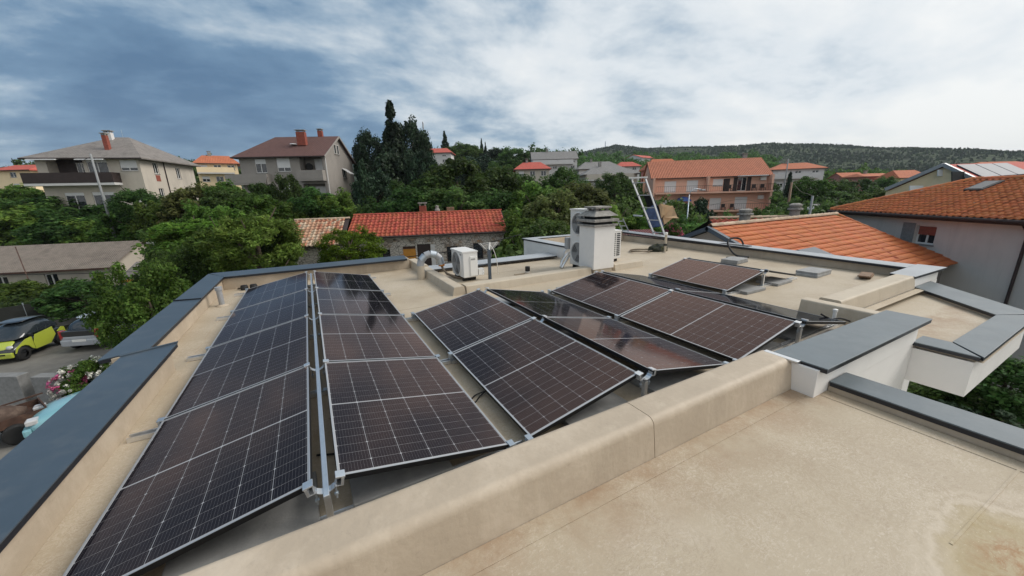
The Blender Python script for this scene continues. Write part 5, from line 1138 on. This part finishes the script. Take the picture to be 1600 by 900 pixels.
# --- shed with grey corrugated roof, left
h = tag(empty('shed',(-22.6,41.2,-6.2),math.radians(-17.5)), 'old low shed with weathered grey corrugated sheet roof at far left', 'shed')
MT['sheet'] = roofmat('corrugated_sheet',(.24,.20,.165),2.2,dirt=(.15,.12,.10),w=.9)
L,D,ZE = 9.5,6.5,3.75
box_walls(h,L,D,0,ZE,[(5.2,6.0,2.2,3.2),(2.2,3.0,2.2,3.2),(8.0,8.9,2.2,3.2)],m='cream',rise=1.25,gabler=True,gablel=True)
for r in ((5.2,6.0,2.2,3.2),(2.2,3.0,2.2,3.2),(8.0,8.9,2.2,3.2)): window(h,I4,*r)
gable_roof(h,L,D,ZE,1.35,MT['sheet'],ov=.5,gl=.3,gr=.3,fascia='rust',th=.07)
h = tag(empty('ruined_shed',(-12.5,36.6,-6.0),math.radians(-17.5)), 'low crumbling shed with rusty yellow roof edge right of the grey sheet roof', 'shed')
box_walls(h,4.6,4,0,2.55,[(1,1.8,.8,1.9)],m='cream'); gable_roof(h,4.6,4,2.6,.9,MT['roof_slate'],ov=.3,fascia='rust',th=.12); MB().box(.0,4.6,-.5,-.41,2.42,2.56).build('rusty_sheet',MT['rawwood'],h)

# ------------------------------------------------------------------ smaller houses farther off
def far_house(px0, px1, yeave, yridge, ybase, dep, wall, roof, label, hip=0, wins=2, rows=2, dd=.75, turn=0, ridge_across=False, balcony=False, chim=0):
    a, b_ = at(px0, yeave, dep), at(px1, yeave-(px1-px0)*.026, dep*(1+turn)); L = math.hypot(b_.x-a.x, b_.y-a.y); yaw = math.atan2(b_.y-a.y, b_.x-a.x)
    zb = at((px0+px1)/2, ybase+18, dep).z; ze = a.z-zb; rise = at((px0+px1)/2, yridge, dep).z-a.z; D = L*dd
    h = tag(empty('far_house',(a.x,a.y,zb),yaw), label, 'house')
    vis = at((px0+px1)/2, ybase, dep).z-zb; st = (ze-vis)/rows; r = []
    for j in range(rows):
        for i in range(wins):
            cx = L*(i+.5)/wins; zz = vis+st*j+st*.28; r.append((cx-.55,cx+.55,zz,zz+st*.45))
    box_walls(h,L,D,0,ze,r,m=wall,rise=rise*.95,gablel=not hip,gabler=not hip)
    for i,q in enumerate(r): window(h,I4,*q,shutter=(.5 if (i*7)%3 == 0 else 0))
    gable_roof(h,L,D,ze,rise,MT[roof],ov=.5,hipl=hip*L,hipr=hip*L,fascia='brownp')
    if balcony:
        zz = vis+st*(rows-1)+.1; MB().box(0,L*.9,-1.2,0,zz-.2,zz).build('balcony_slab',MT['whitewall'],h); MB().box(0,L*.9,-1.22,-1.15,zz,zz+.9).build('balcony_front',MT[wall],h)
    for k in range(chim): chimney(h,L*(.35+.3*k),D*.5,ze+rise*.7,ze+rise+.5,.5,.5,m='stonechim')
    return h
FH = [(-12,46,265,256,300,62,'yellow','roof_red','cream house with bright red roof behind the far left apartment house',.2,1,2,.8,.0),
 (305,369,252,240,288,66,'yellow','roof_terra','cream house with orange red roof between the two big houses on the left',.25,3,2,.7,.05),
 (662,704,238,230,256,98,'whitewall','roof_red','white two tier house with red roofs on the wooded slope behind the cypress',.25,2,2,.8,.0),
 (806,858,263,252,280,78,'cream','roof_red','low house with bright red hip roof among the trees',.3,3,1,.8,.0),
 (832,902,248,235,266,94,'whitewall','roof_grey','white house with long grey roof and balconies on the slope',.0,5,2,.6,.0),
 (905,972,263,251,277,90,'whitewall','roof_grey','white house with grey hip roof behind the chimney, farther up',.25,5,1,.7,.0),
 (915,996,271,258,292,66,'cream','roof_grey','cream house with grey hip roof in the trees just left of the ladder',.3,3,2,.7,.0),
 (966,1000,259,252,268,105,'whitewall','roof_red','small house with bright red roof above the tall ladder',.3,2,1,.8,.0),
 (1004,1029,246,240,252,190,'whitewall','roof_red','tiny white house with red roof alone on the wooded hill',.0,2,1,.7,.05),
 (1016,1066,262,247,275,84,'rose','roof_terra','orange roofed house whose roof tip shows behind the salmon house',.25,2,1,.8,.0),
 (1209,1289,264,254,294,78,'whitewall','roof_terra','plain white house with orange hip roof right of the salmon house',.3,3,2,.8,-.04),
 (1318,1352,277,269,293,92,'rose','roof_terra','left rose coloured house with orange roof in the middle distance at right',.0,2,1,.8,.0),
 (1352,1402,275,270,295,86,'rose','roof_terra','rose house with arched dark windows and low orange roof',.15,3,1,.8,.0),
 (1406,1452,276,265,290,80,'yellow','roof_terra','orange roofed house tucked behind the pale yellow gable',.2,2,1,.8,.0),
 (1556,1640,262,250,285,46,'brownp','roof_terra','dark edged orange roof house at far right behind the solar roofed house',.2,2,1,.8,.0),
 (1272,1328,321,319,334,38,'whitewall','roof_grey','low flat roofed white shed behind the orange roof',.0,2,1,.7,.0)]
for f in FH:
    far_house(*f[:9],hip=f[9],wins=f[10],rows=f[11],dd=f[12],turn=f[13],balcony=f[10] >= 3 and f[11] > 1,chim=1 if f[10] > 2 and f[5] < 100 else 0)
h = tag(empty('low_shed',tuple(at(1002,372,17)-V3(0,0,3.25)),-.45), 'low dark red metal roof of a shed beyond the ladder foot', 'shed')
MT['maroon'] = roofmat('maroon_sheet',(.15,.04,.04),2.5,w=.9); box_walls(h,1.4,2.4,0,2.7,m='whitewall'); b = MB(); b.hexa([(-1.6,-.4,2.75),(1.6,-.4,2.75),(1.6,2.6,3.3),(-1.6,2.6,3.3)],[(-1.6,-.4,2.82),(1.6,-.4,2.82),(1.6,2.6,3.37),(-1.6,2.6,3.37)]); b.build('roof',MT['maroon'],h)

# ------------------------------------------------------------------ poles, masts, wires
def pole(p_top, h, r, label, m='conc', arms=True, name='utility_pole', cat='pole', rz=0):
    o = tag(empty(name,(p_top.x,p_top.y,p_top.z-h),rz), label, cat); MB().tube([(0,0,0),(0,0,h)],[r*1.3,r*.8],10).build('post',MT[m],o,smooth=True)
    if arms:
        MB().bar((-.45,0,h-.9),(.45,0,h-.9),.05,.06).build('cross_arm',MT['zinc'],o)
        for x in (-.4,.4): MB().lathe([(.03,0),(.04,.06),(.02,.12),(.001,.13)],8,(x,0,h-.87)).build('insulator',MT['offw'],o,smooth=True)
    return o
MT['polec'] = mat('pole_concrete',(.25,.26,.265),.85,var=.1)
pole(at(141,240,33),8.5,.09,'pale concrete pole in front of the far left apartment house','polec',arms=False)
o = pole(at(1270,306,26),7.5,.09,'grey utility pole with cross arm behind the orange roof','polec')
pole(at(1237,285,42),8,.14,'wooden pole beside the spruce right of the salmon house','wood',arms=False)
pole(at(1232,248,74),9,.12,'thin grey pole in front of the scrub hill','polec',arms=False)
lm = pole(at(1077,304,30),9,.05,'street lamp with curved arm before the salmon house','zinc',arms=False,name='street_lamp',cat='street lamp')
MB().tube([(0,0,8.9),(.1,-.05,9.3),(.4,-.2,9.45),(.8,-.4,9.4)],.03,8).build('arm',MT['zinc'],lm,smooth=True); MB().box(.7,1.15,-.62,-.36,9.28,9.40).build('lamp_head',MT['ltgrey'],lm,bevel=.03)
s_ = pole(at(237,374,26),4.2,.09,'rough white post with stubby arms above the ruined shed','offw',arms=False,name='post',cat='post'); b = MB(); b.bar((-.32,0,4.0),(.32,0,3.95),.12,.12); b.bar((-.2,0,4.25),(.15,0,4.15),.1,.1); b.build('cross_piece',MT['offw'],s_)
o = tag(MB().bar(at(24,386,24),at(44,436,22.5),.05,.07).build('leaning_post',MT['rust'],None),'thin rusty post leaning over the grey sheet roof','post')
for px,py,dep,hh,lb in ((660.5,190,260,22,'tall lattice radio mast on the wooded hill right of the cypress'),(668.5,201,255,18,'thin radio mast just right of the tall lattice mast'),(946,221,800,12,'tiny mast on the hilltop above the roof chimney'),(1033,226,800,22,'tiny mast on the hill skyline left of the salmon house roof')):
    p = at(px,py,dep); o = tag(empty('radio_mast',(p.x,p.y,p.z-hh*1.6)),lb,'mast'); w = .5*dep/260
    MB().tube([(0,0,0),(0,0,hh*1.6)],[w*.9,w*.5],6).build('shaft',MT['zinc'],o)
    if px == 660.5: MB().lathe([(.4,hh*1.6-5),(.55,hh*1.6-4),(.5,hh*1.6-.5),(.3,hh*1.6)],8).build('antenna_cluster',MT['ltgrey'],o)
cable('overhead_wire',[at(-40,430,22),at(100,428,21.5),at(250,424,21),at(420,428,20.5)],.018,'rubber','dark overhead wire crossing in front of the grey sheet roof','wire')
cable('overhead_wire',[at(480,422,19),at(640,401,18.5),at(720,390,18.2),at(815,366,18)],.022,'rubber','dark overhead wire crossing in front of the stone house','wire')
cable('overhead_wire',[at(1240,286,42),at(1250,298,34),at(1262,303,29),at(1270,306,26)],.012,'brownpipe','sagging grey wire between the wooden pole and the utility pole','wire')
cable('overhead_wire',[at(1085,328,45),at(1150,312,40),at(1200,318,36),at(1262,318,27)],.012,'rubber','thin wire in front of the salmon house','wire')
cable('overhead_wire',[at(60,250,55),at(105,256,45),at(141,246,33)],.02,'rubber','thin wire running to the pale concrete pole','wire')

# ------------------------------------------------------------------ trees
def leafmat(name, c, hv=.015, sp=.14, tr=.5):
    m = bpy.data.materials.new(name); m.use_nodes = True; t = m.node_tree; L = t.links.new; b = t.nodes['Principled BSDF']; out = t.nodes['Material Output']
    g = NN(t,'ShaderNodeNewGeometry'); oi = NN(t,'ShaderNodeObjectInfo')
    n = NN(t,'ShaderNodeTexNoise'); n.inputs['Scale'].default_value = 3.2; n.inputs['Detail'].default_value = 2; L(NN(t,'ShaderNodeTexCoord').outputs['Object'], n.inputs['Vector'])
    hs = NN(t,'ShaderNodeHueSaturation'); hs.inputs['Color'].default_value = (*c,1)
    val = mth(t,'MULTIPLY_ADD',g.outputs['Random Per Island'],.8,.55); val = mth(t,'MULTIPLY',val,mth(t,'MULTIPLY_ADD',n.outputs[0],2.4,-.2)); val = mth(t,'MULTIPLY',val,mth(t,'MULTIPLY_ADD',oi.outputs['Random'],.7,.65))
    L(val,hs.inputs['Value']); L(mth(t,'ADD',mth(t,'MULTIPLY_ADD',mth(t,'FRACT',mth(t,'MULTIPLY',g.outputs['Random Per Island'],13.7)),2*hv,.5-hv),mth(t,'MULTIPLY_ADD',mth(t,'FRACT',mth(t,'MULTIPLY',oi.outputs['Random'],5.3)),.04,-.02)),hs.inputs['Hue'])
    L(hs.outputs[0],b.inputs['Base Color']); b.inputs['Roughness'].default_value = .5; b.inputs['Specular IOR Level'].default_value = sp
    tl = NN(t,'ShaderNodeBsdfTranslucent'); L(hs.outputs[0],tl.inputs[0]); mx = NN(t,'ShaderNodeMixShader'); mx.inputs[0].default_value = tr; L(b.outputs[0],mx.inputs[1]); L(tl.outputs[0],mx.inputs[2]); L(mx.outputs[0],out.inputs[0]); return m
LM = dict(mid=leafmat('leaves_mid_green',(.108,.185,.036)), dark=leafmat('leaves_dark_green',(.072,.130,.034)), deep=leafmat('needles_deep_green',(.028,.052,.027),.01,.12,.15), light=leafmat('leaves_light_green',(.13,.21,.034)), bright=leafmat('leaves_bright_green',(.15,.27,.025)), olive=leafmat('leaves_olive',(.12,.14,.045)), pinkf=leafmat('pink_petals',(.62,.16,.26),.02), whitef=leafmat('white_petals',(.78,.76,.70),.01))
MT['bark'] = mat('bark',(.075,.055,.04),.95,var=.3,vs=6,bump=.5,bs=20)
def leaves_mesh(name, cen, rad, per, size, m, up=.35, aspect=1.7, seed=0, flat=.0, droop=0):
    """rhombic leaves scattered in clumps: cen (n,3), rad (n,) -> mesh of folded quads"""
    rs = np.random.RandomState(seed); n = len(cen); N = n*per
    c = np.repeat(cen, per, 0); r = np.repeat(rad, per)[:,None]
    d = rs.normal(size=(N,3)); d /= np.linalg.norm(d,axis=1)[:,None]; d[:,2] *= (1-flat)
    p = c+d*r*(rs.rand(N,1)**.45)
    out = d+rs.normal(size=(N,3))*.6; out[:,2] += up; out /= np.linalg.norm(out,axis=1)[:,None]
    a = np.cross(out, rs.normal(size=(N,3))); a[:,2] -= droop; a /= np.linalg.norm(a,axis=1)[:,None]
    b = np.cross(out,a); s = size*(.55+.9*rs.rand(N,1))
    v = np.empty((N,4,3)); v[:,0] = p-a*s*aspect; v[:,1] = p-b*s+out*s*.25; v[:,2] = p+a*s*aspect; v[:,3] = p+b*s+out*s*.25
    me = bpy.data.meshes.new(name); me.vertices.add(N*4); me.loops.add(N*4); me.polygons.add(N)
    me.vertices.foreach_set('co', v.reshape(-1)); me.loops.foreach_set('vertex_index', np.arange(N*4,dtype=np.int32)); me.polygons.foreach_set('loop_start', np.arange(0,N*4,4,dtype=np.int32)); me.polygons.foreach_set('loop_total', np.full(N,4,dtype=np.int32))
    me.update(); me.materials.append(m); return me
def shell(n, seed, zlo=-.75, lump=.28, inner=.25):
    """clump centres on the skin of a lumpy unit ball"""
    rs = np.random.RandomState(seed); out = []; rd = []
    ph = rs.rand(6)*6.28
    while len(out) < n:
        d = rs.normal(size=3); d /= np.linalg.norm(d)
        if d[2] < zlo: continue
        az = math.atan2(d[1],d[0]); k = 1+lump*(math.sin(2*az+ph[0])*.4+math.sin(3*az+ph[1])*.35+math.sin(5*d[2]+ph[2])*.4+rs.normal()*.3)
        rr = k*(1-inner*rs.rand()**2)*.86; out.append(d*rr); rd.append(.13+.16*rs.rand())
    return np.array(out), np.array(rd)
PROTOS = {}
def proto(key, col):
    k = (key,col)
    if k in PROTOS: return PROTOS[k]
    m = LM[col]; res = []
    for sd in range(3 if key in ('broad','dense') else 2):
        s = sd*17+len(PROTOS)*5+1
        if key == 'broad': c,r = shell(90,s); me = leaves_mesh('crown',c,r,150,.028,m,seed=s)
        elif key == 'dense': c,r = shell(120,s,lump=.18); me = leaves_mesh('crown',c,r*.85,130,.024,m,seed=s,up=.5)
        elif key == 'fine': c,r = shell(170,s,lump=.24); me = leaves_mesh('crown',c,r*.72,150,.0165,m,seed=s,up=.5)
        elif key == 'feather': 
            c,r = shell(150,s,lump=.22); me = leaves_mesh('crown',c,r*.8,150,.015,m,seed=s,up=.6,aspect=3.2)
        elif key == 'cone':   # spruce: whorls of drooping boughs
            rs = np.random.RandomState(s); cs = []; rd = []
            for j in range(17):
                z = -1+2*j/17; R_ = .62*(1-j/17.5)+.04; nb_ = max(4,int(11*(1-j/20)))
                for q in range(nb_):
                    a = q/nb_*6.28+rs.rand()*.6+j
                    for f in (.3,.55,.8,1.0): cs.append((math.cos(a)*R_*f,math.sin(a)*R_*f,z-.14*f*f+rs.normal()*.015)); rd.append(.055+.02*rs.rand())
            me = leaves_mesh('crown',np.array(cs),np.array(rd),16,.022,m,seed=s,aspect=2.6,flat=.4,droop=.3)
        elif key == 'spire':  # cypress
            rs = np.random.RandomState(s); cs = []; rd = []
            for j in range(150):
                u = rs.rand(); z = -1+2*u; R_ = .6*(1-u)**.85*(1+.25*math.sin(9*u+s))+.02; a = rs.rand()*6.28; k_ = .55+.45*rs.rand(); cs.append((math.cos(a)*R_*k_,math.sin(a)*R_*k_,z)); rd.append(.05+.11*(1-u))
            me = leaves_mesh('crown',np.array(cs),np.array(rd),58,.024,m,seed=s,up=.9,aspect=2.2)
        elif key == 'frond':  # compound leaves radiating in rosettes
            rs = np.random.RandomState(s); c,r = shell(46,s,zlo=-.3,lump=.25); cs = []; rd = []
            for p in c:
                for q in range(7):
                    a = rs.rand()*6.28
                    for f in np.linspace(.03,.30,6): cs.append(p+np.array((math.cos(a)*f,math.sin(a)*f,.10*math.sin(f*9)-f*f*1.2))); rd.append(.022)
            me = leaves_mesh('crown',np.array(cs),np.array(rd),5,.021,m,seed=s,up=1.0,aspect=2.4,flat=.5)
        res.append(me)
    PROTOS[k] = res; return res
def trunk_mesh(seed, conif=False):
    rs = random.Random(seed); b = MB()
    b.tube([(0,0,-2.2),(.02,.03,-1.0),(0,0,-.1),(.03,-.02,.8 if conif else .45)],[.085,.065,.05,.012],8)
    if not conif:
        for k in range(6):
            a = k*1.05+rs.random(); z0 = -.9+.2*k; r = .45+.25*rs.random(); b.tube([(0,0,z0),(math.cos(a)*r*.5,math.sin(a)*r*.5,z0+.28),(math.cos(a)*r,math.sin(a)*r,z0+.62)],[.035,.024,.008],6)
    me = bpy.data.meshes.new('trunk'); me.from_pydata(b.v,[],b.f); me.materials.append(MT['bark']); me.polygons.foreach_set('use_smooth',[True]*len(b.f)); return me
TR = [trunk_mesh(1), trunk_mesh(2)]; TC = trunk_mesh(3,True); tn = [0]
def tree(kind, col, px, ytop, wpx, dep, label, hpx=None, group=None, name='tree', cat='tree', gz=None):
    """px, ytop: where the crown tip stands; wpx: crown width; dep: metres along the view"""
    R_ = wpx/2*dep/FPX; top = at(px, ytop, dep); H_ = (hpx/2*dep/FPX) if hpx else R_*(.95 if kind not in ('cone','spire') else 2.4)
    top = top+FW*0; c = top-Vector((0,0,H_)); g = ground(c.x,c.y) if gz is None else gz
    if c.z-H_ < g+.1 and kind in ('cone','spire'): H_ = max(.5,(top.z-g-.15)/2); c.z = top.z-H_
    k = tn[0]; tn[0] += 1; ps = proto(kind,col); o = tag(empty(name,tuple(c),k*1.37 % 6.28), label, cat, group)
    cr = link('crown', ps[k%len(ps)], o); cr.scale = (R_,R_,H_)
    tm = TC if kind in ('cone','spire') else TR[k%2]; t = link('trunk', tm, o); f = max(.3,(c.z-g)/2.0)
    t.scale = (R_*.9,R_*.9,max(.25*H_, f if kind not in ('cone','spire') else H_))
    return o
TREES = [
 # nearer, left
 ('feather','mid',392,330,140,15.5,'big feathery green bush tree left of the bright yellow green one',110),
 ('fine','bright',541,357,106,21.5,'bright yellow green round tree in front of the patchy old tiles',72),
 ('fine','mid',216,408,140,13.2,'leafy dark tree beside the silver hatchback',175),
 ('fine','dark',275,393,120,15.5,'dark tree between the leafy one by the hatchback and the feathery bush',120),
 ('broad','dark',120,440,110,20,'dark shrub hanging over the fence left of the leafy tree',60),
 ('broad','mid',30,440,120,25,'dark green shrub at the left edge below the grey sheet roof',50),
 ('frond','light',300,334,120,22,'light green tree with long compound leaves in the middle of the left trees',85),
 ('frond','bright',345,352,60,19,'smaller light green compound leaved tree behind the feathery bush',60),
 ('frond','light',275,352,70,22,'light green compound leaved sapling left of its bigger neighbour',60),
 ('feather','mid',330,352,90,16.5,'green feathery shrub at the left flank of the big feathery bush',90),
 ('feather','dark',428,352,60,17,'dark feathery shrub just left of the patchy tile roof',80),
 # belt below the pale house
 ('broad','mid',20,290,110,42,'green tree at the left edge below the cream red roofed house',70),
 ('broad','dark',75,305,110,40,'dark green tree below the dark balcony of the pale house',60),
 ('broad','mid',40,318,130,38,'green tree in the lower left belt above the grey sheet roof',70),
 ('broad','dark',120,325,120,37,'dark green tree below the pale concrete pole',70),
 ('broad','mid',165,335,110,37,'green tree above the ridge of the grey sheet roof',60),
 ('dense','dark',210,293,75,34,'round dark tree right against the pale house wall',60),
 ('broad','mid',205,325,110,36,'green tree under the stair windows of the pale house',70),
 ('broad','mid',255,310,90,33,'green tree below the right end of the pale house',70),
 ('broad','olive',300,290,90,33,'olive green tree between the two big houses',70),
 ('broad','mid',345,285,95,34,'green tree under the left balcony of the brown roofed house',80),
 ('broad','dark',268,350,80,26,'dark green tree left of the light compound leaved tree',80),
 ('dense','mid',395,305,110,28,'green tree in front of the brown roofed house facade',80),
 ('dense','dark',405,285,60,33,'dark tree top between the balconies of the brown roofed house',60),
 ('dense','dark',447,273,55,32,'dark narrow tree in front of the white shuttered window',90),
 ('broad','mid',418,312,90,29,'green tree above the left end of the patchy tiles',70),
 ('broad','dark',490,296,95,31,'dark green tree under the right balcony of the brown roofed house',70),
 ('broad','mid',520,300,70,31,'green tree at the gable foot of the brown roofed house',60),
 ('broad','dark',10,350,90,37,'dark tree at the left edge beside the leaning post',50),
 ('broad','dark',350,300,90,27,'dark green tree above the big feathery bush',80),
 ('broad','mid',330,318,80,24,'mid green tree just above the light compound leaved tree',70),
 # dark conifers
 ('cone','deep',563,245,75,36,'greyish drooping spruce against the gable of the brown roofed house',140),
 ('spire','deep',608,160,116,49,'tall dark cypress with a pointed top, the highest tree',230),
 ('dense','deep',636,183,75,52,'dark rounded conifer beside the tall cypress',120),
 ('dense','deep',572,205,62,54,'dark conifer left of the tall cypress',100),
 ('dense','deep',610,230,110,47,'broad dark conifer at the foot of the tall cypress',130),
 ('dense','deep',655,232,60,46,'dark conifer right below the white and red house',100),
 ('dense','deep',582,270,80,40,'dark evergreen right of the drooping spruce',90),
 # oaks in the middle
 ('dense','dark',712,246,135,37,'large rounded dark oak in the middle of the belt',110),
 ('broad','dark',668,275,110,36,'dark oak left of the large rounded one',90),
 ('broad','dark',770,262,110,38,'dark oak right of the large rounded one',90),
 ('dense','dark',640,292,110,33,'dark oak above the left part of the red tile roof',80),
 ('broad','dark',705,295,120,32,'dark oak behind the ridge of the red tile roof',80),
 ('broad','dark',765,300,110,33,'dark oak behind the right end of the red tile roof',90),
 ('broad','mid',838,288,120,33,'green oak in the middle right of the red tile roof',90),
 ('dense','dark',880,262,85,42,'dark oak below the long grey roofed house',70),
 ('broad','olive',865,300,110,29,'olive green tree left of the roof chimney',90),
 ('broad','olive',912,292,110,33,'olive tree behind the chimney cap',80),
 ('broad','mid',835,335,110,26,'green tree above the white block corner',90),
 ('broad','dark',850,345,120,23,'dark green tree just behind the white block wall',90),
 ('broad','mid',955,325,100,25,'green tree between the chimney and the ladder',80),
 ('dense','dark',962,270,70,52,'dark tree before the cream grey roofed house',60),
 ('broad','dark',985,300,70,40,'dark tree left of the tall ladder top',70),
 ('broad','mid',812,362,80,23,'green tree over the right end of the stone house',80),
 ('broad','dark',800,270,80,40,'dark tree below the bright red hip roof',70),
 ('broad','mid',930,345,90,22,'green shrub tree behind the top of the chimney',80),
 ('broad','mid',1000,330,70,25,'green tree seen through the ladder rungs',80),
 # wooded slope skyline
 ('spire','deep',694,206,36,125,'dark conical tree on the skyline right of the masts',60),
 ('dense','dark',722,222,60,122,'round tree on the wooded skyline',40),
 ('spire','deep',752,217,16,118,'pair of thin conifer tops on the skyline, left one',36),
 ('spire','deep',758,222,15,118,'pair of thin conifer tops on the skyline, right one',32),
 ('dense','dark',740,228,50,115,'dark round tree under the thin conifer tops',40),
 ('dense','deep',775,230,55,112,'dark tree on the skyline above the large oak',45),
 ('broad','dark',800,231,50,108,'loose tree at the right end of the wooded skyline',40),
 ('dense','dark',820,236,40,106,'small round tree left of the long grey roofed house',35),
 ('dense','dark',705,228,45,118,'round dark tree right of the white and red house',40),
 ('dense','dark',672,250,60,105,'dark tree below the white and red house terrace',45),
 ('dense','deep',745,245,80,95,'dark tree low on the wooded slope',50),
 ('broad','dark',790,252,70,90,'dark tree left of the bright red hip roof',45),
 # right
 ('dense','deep',1092,307,72,35,'dark dense tree in front of the salmon house',120),
 ('broad','deep',1065,335,50,33,'dark shrub below the street lamp',90),
 ('broad','mid',1047,327,45,42,'green shrub under the blue parasol',40),
 ('broad','mid',1130,336,60,42,'green shrub at the foot of the salmon house',40),
 ('cone','deep',1236,265,42,50,'slim dark spruce right of the salmon house',130),
 ('dense','mid',1268,275,62,52,'green round tree in front of the plain white house',60),
 ('broad','dark',1215,320,60,40,'dark shrub between the salmon house and the spruce',60),
 ('broad','mid',1250,322,70,36,'green tree at the spruce foot',60),
 ('dense','dark',1300,282,70,58,'dark tree right of the plain white house',60),
 ('dense','dark',1340,280,85,60,'big dark tree in front of the rose houses',60),
 ('dense','dark',1388,274,46,72,'dark tree right of the rose house',50),
 ('broad','dark',1310,300,70,48,'dark tree behind the low white shed',40),
 ('broad','mid',1365,298,60,46,'green shrub left of the pale yellow gable',40),
 ('broad','dark',1190,330,60,44,'dark shrub at the right foot of the salmon house',50),
 ('dense','dark',1205,285,40,75,'dark tree between the salmon and plain white houses',50),
 ('broad','dark',1330,312,70,36,'dark shrub just above the orange roof hip',40),
 ('broad','dark',1290,318,60,36,'dark shrub behind the utility pole',40)]
for t_ in TREES:
    tree(*t_[:7], hpx=t_[7])
# woods in front of the hills, too many to tell apart
def wood(name, col, n, pxr, yr, dr, size, label, seed):
    rs = np.random.RandomState(seed); cs = []; rd = []
    for i in range(n):
        px = rs.uniform(*pxr); f = rs.rand(); p = at(px, yr[0]+(yr[1]-yr[0])*(1-f)+rs.normal()*1.2, dr[0]+(dr[1]-dr[0])*f); R_ = size*(.6+.8*rs.rand())
        for q in range(5): cs.append((p.x+rs.normal()*R_*.5,p.y+rs.normal()*R_*.5,p.z-R_*.5+rs.normal()*R_*.3)); rd.append(R_*.5)
    return tag(link(name, leaves_mesh(name,np.array(cs),np.array(rd),26,size*.10,LM[col],seed=seed)), label, None, None, 'stuff')
wood('woodland','dark',260,(905,1210),(238,262),(120,260),3.2,'dark woodland climbing from the houses to the scrub hill',5)
wood('woodland','mid',160,(1000,1420),(262,292),(85,130),2.2,'green thickets between the houses on the right',6)
wood('woodland','dark',160,(640,900),(232,268),(100,150),2.6,'dark wood on the slope behind the oaks',7)
wood('woodland','dark',120,(-30,380),(246,290),(75,130),2.6,'dark wood behind the houses on the left',8)
wood('undergrowth','mid',120,(255,435),(340,430),(17,24),.8,'dense green undergrowth filling the belt below the left houses',9)
wood('undergrowth','dark',220,(800,1080),(310,400),(19,36),1.1,'dense dark undergrowth between the oaks',10)
wood('undergrowth','dark',90,(1195,1480),(308,345),(24,46),1.0,'dark undergrowth behind the orange roof',11)
wood('undergrowth','dark',40,(1040,1195),(338,356),(22,36),.9,'dark shrubs at the foot of the salmon house',16)
wood('undergrowth','dark',90,(-20,110),(448,490),(21,26),.8,'dark undergrowth below the leafy trees beside the lane',12)
wood('undergrowth','mid',160,(-60,260),(318,372),(35,42),1.3,'green undergrowth behind the grey sheet roof',13)
wood('undergrowth','dark',90,(560,800),(310,345),(31,36),1.1,'dark undergrowth behind the red tile roof',14)
wood('undergrowth','dark',60,(215,320),(425,470),(16,19),.7,'dark undergrowth outside the left back corner of the roof',15)
# flowering oleanders
def oleander(px,py,w,h,dep,label,f1,f2,seed,gz):
    o = tree('dense','mid',px,py,w,dep,label,hpx=h,name='oleander',cat='bush',gz=gz); R_ = w/2*dep/FPX; H_ = h/2*dep/FPX
    for col,share in ((f1,.75),(f2,.25)):
        rs = np.random.RandomState(seed+len(col)); n = int(190*share)
        c,r = shell(n,seed+3,zlo=-.2,lump=.1,inner=.05); c = c*1.13
        if col == 'pinkf' and f1 == 'whitef': c = c*np.array([.45,.45,.45])+np.array([-.5,-.25,.25])
        me = leaves_mesh('blossom',c,np.full(n,.07),12,.030,LM[col],seed=seed,aspect=1.1); f = link('blossom',me,o); f.scale = (R_,R_,H_); f.rotation_euler = (0,0,-o.rotation_euler.z)
    return o
oleander(132,560,84,92,12.4,'white flowering oleander with a few pink blossoms beside the gate','whitef','pinkf',21,-4.5)
oleander(1052,350,34,40,19,'dark oleander with pink blossoms below the cardboard box','pinkf','pinkf',22,-6.5)
# greenery below the balcony at lower right
tree('broad','dark',1585,560,150,9.5,'dark leafy tree below the white balcony at the right edge',hpx=110,gz=-6.3)
tree('broad','dark',1480,600,140,10.5,'dark shrub in the shade under the white balcony',hpx=90,gz=-6.3)
tree('broad','deep',1540,640,140,9.0,'dark shrub at the lower right edge below the coping',hpx=90,gz=-6.3)
# ------------------------------------------------------------------ haze
hz = MB().box(-3600,3600,-3600,3600,-40,170).build('haze', [], None)
tag(hz, 'thin pale summer haze over the valley', kind='stuff')
hm = bpy.data.materials.new('haze'); hm.use_nodes = True; t = hm.node_tree; t.nodes.clear()
pv = NN(t,'ShaderNodeVolumePrincipled'); pv.inputs['Density'].default_value = .00015; pv.inputs['Color'].default_value = (.80,.87,.95,1); pv.inputs['Anisotropy'].default_value = .2
t.links.new(pv.outputs[0], NN(t,'ShaderNodeOutputMaterial').inputs['Volume']); hz.data.materials.append(hm)
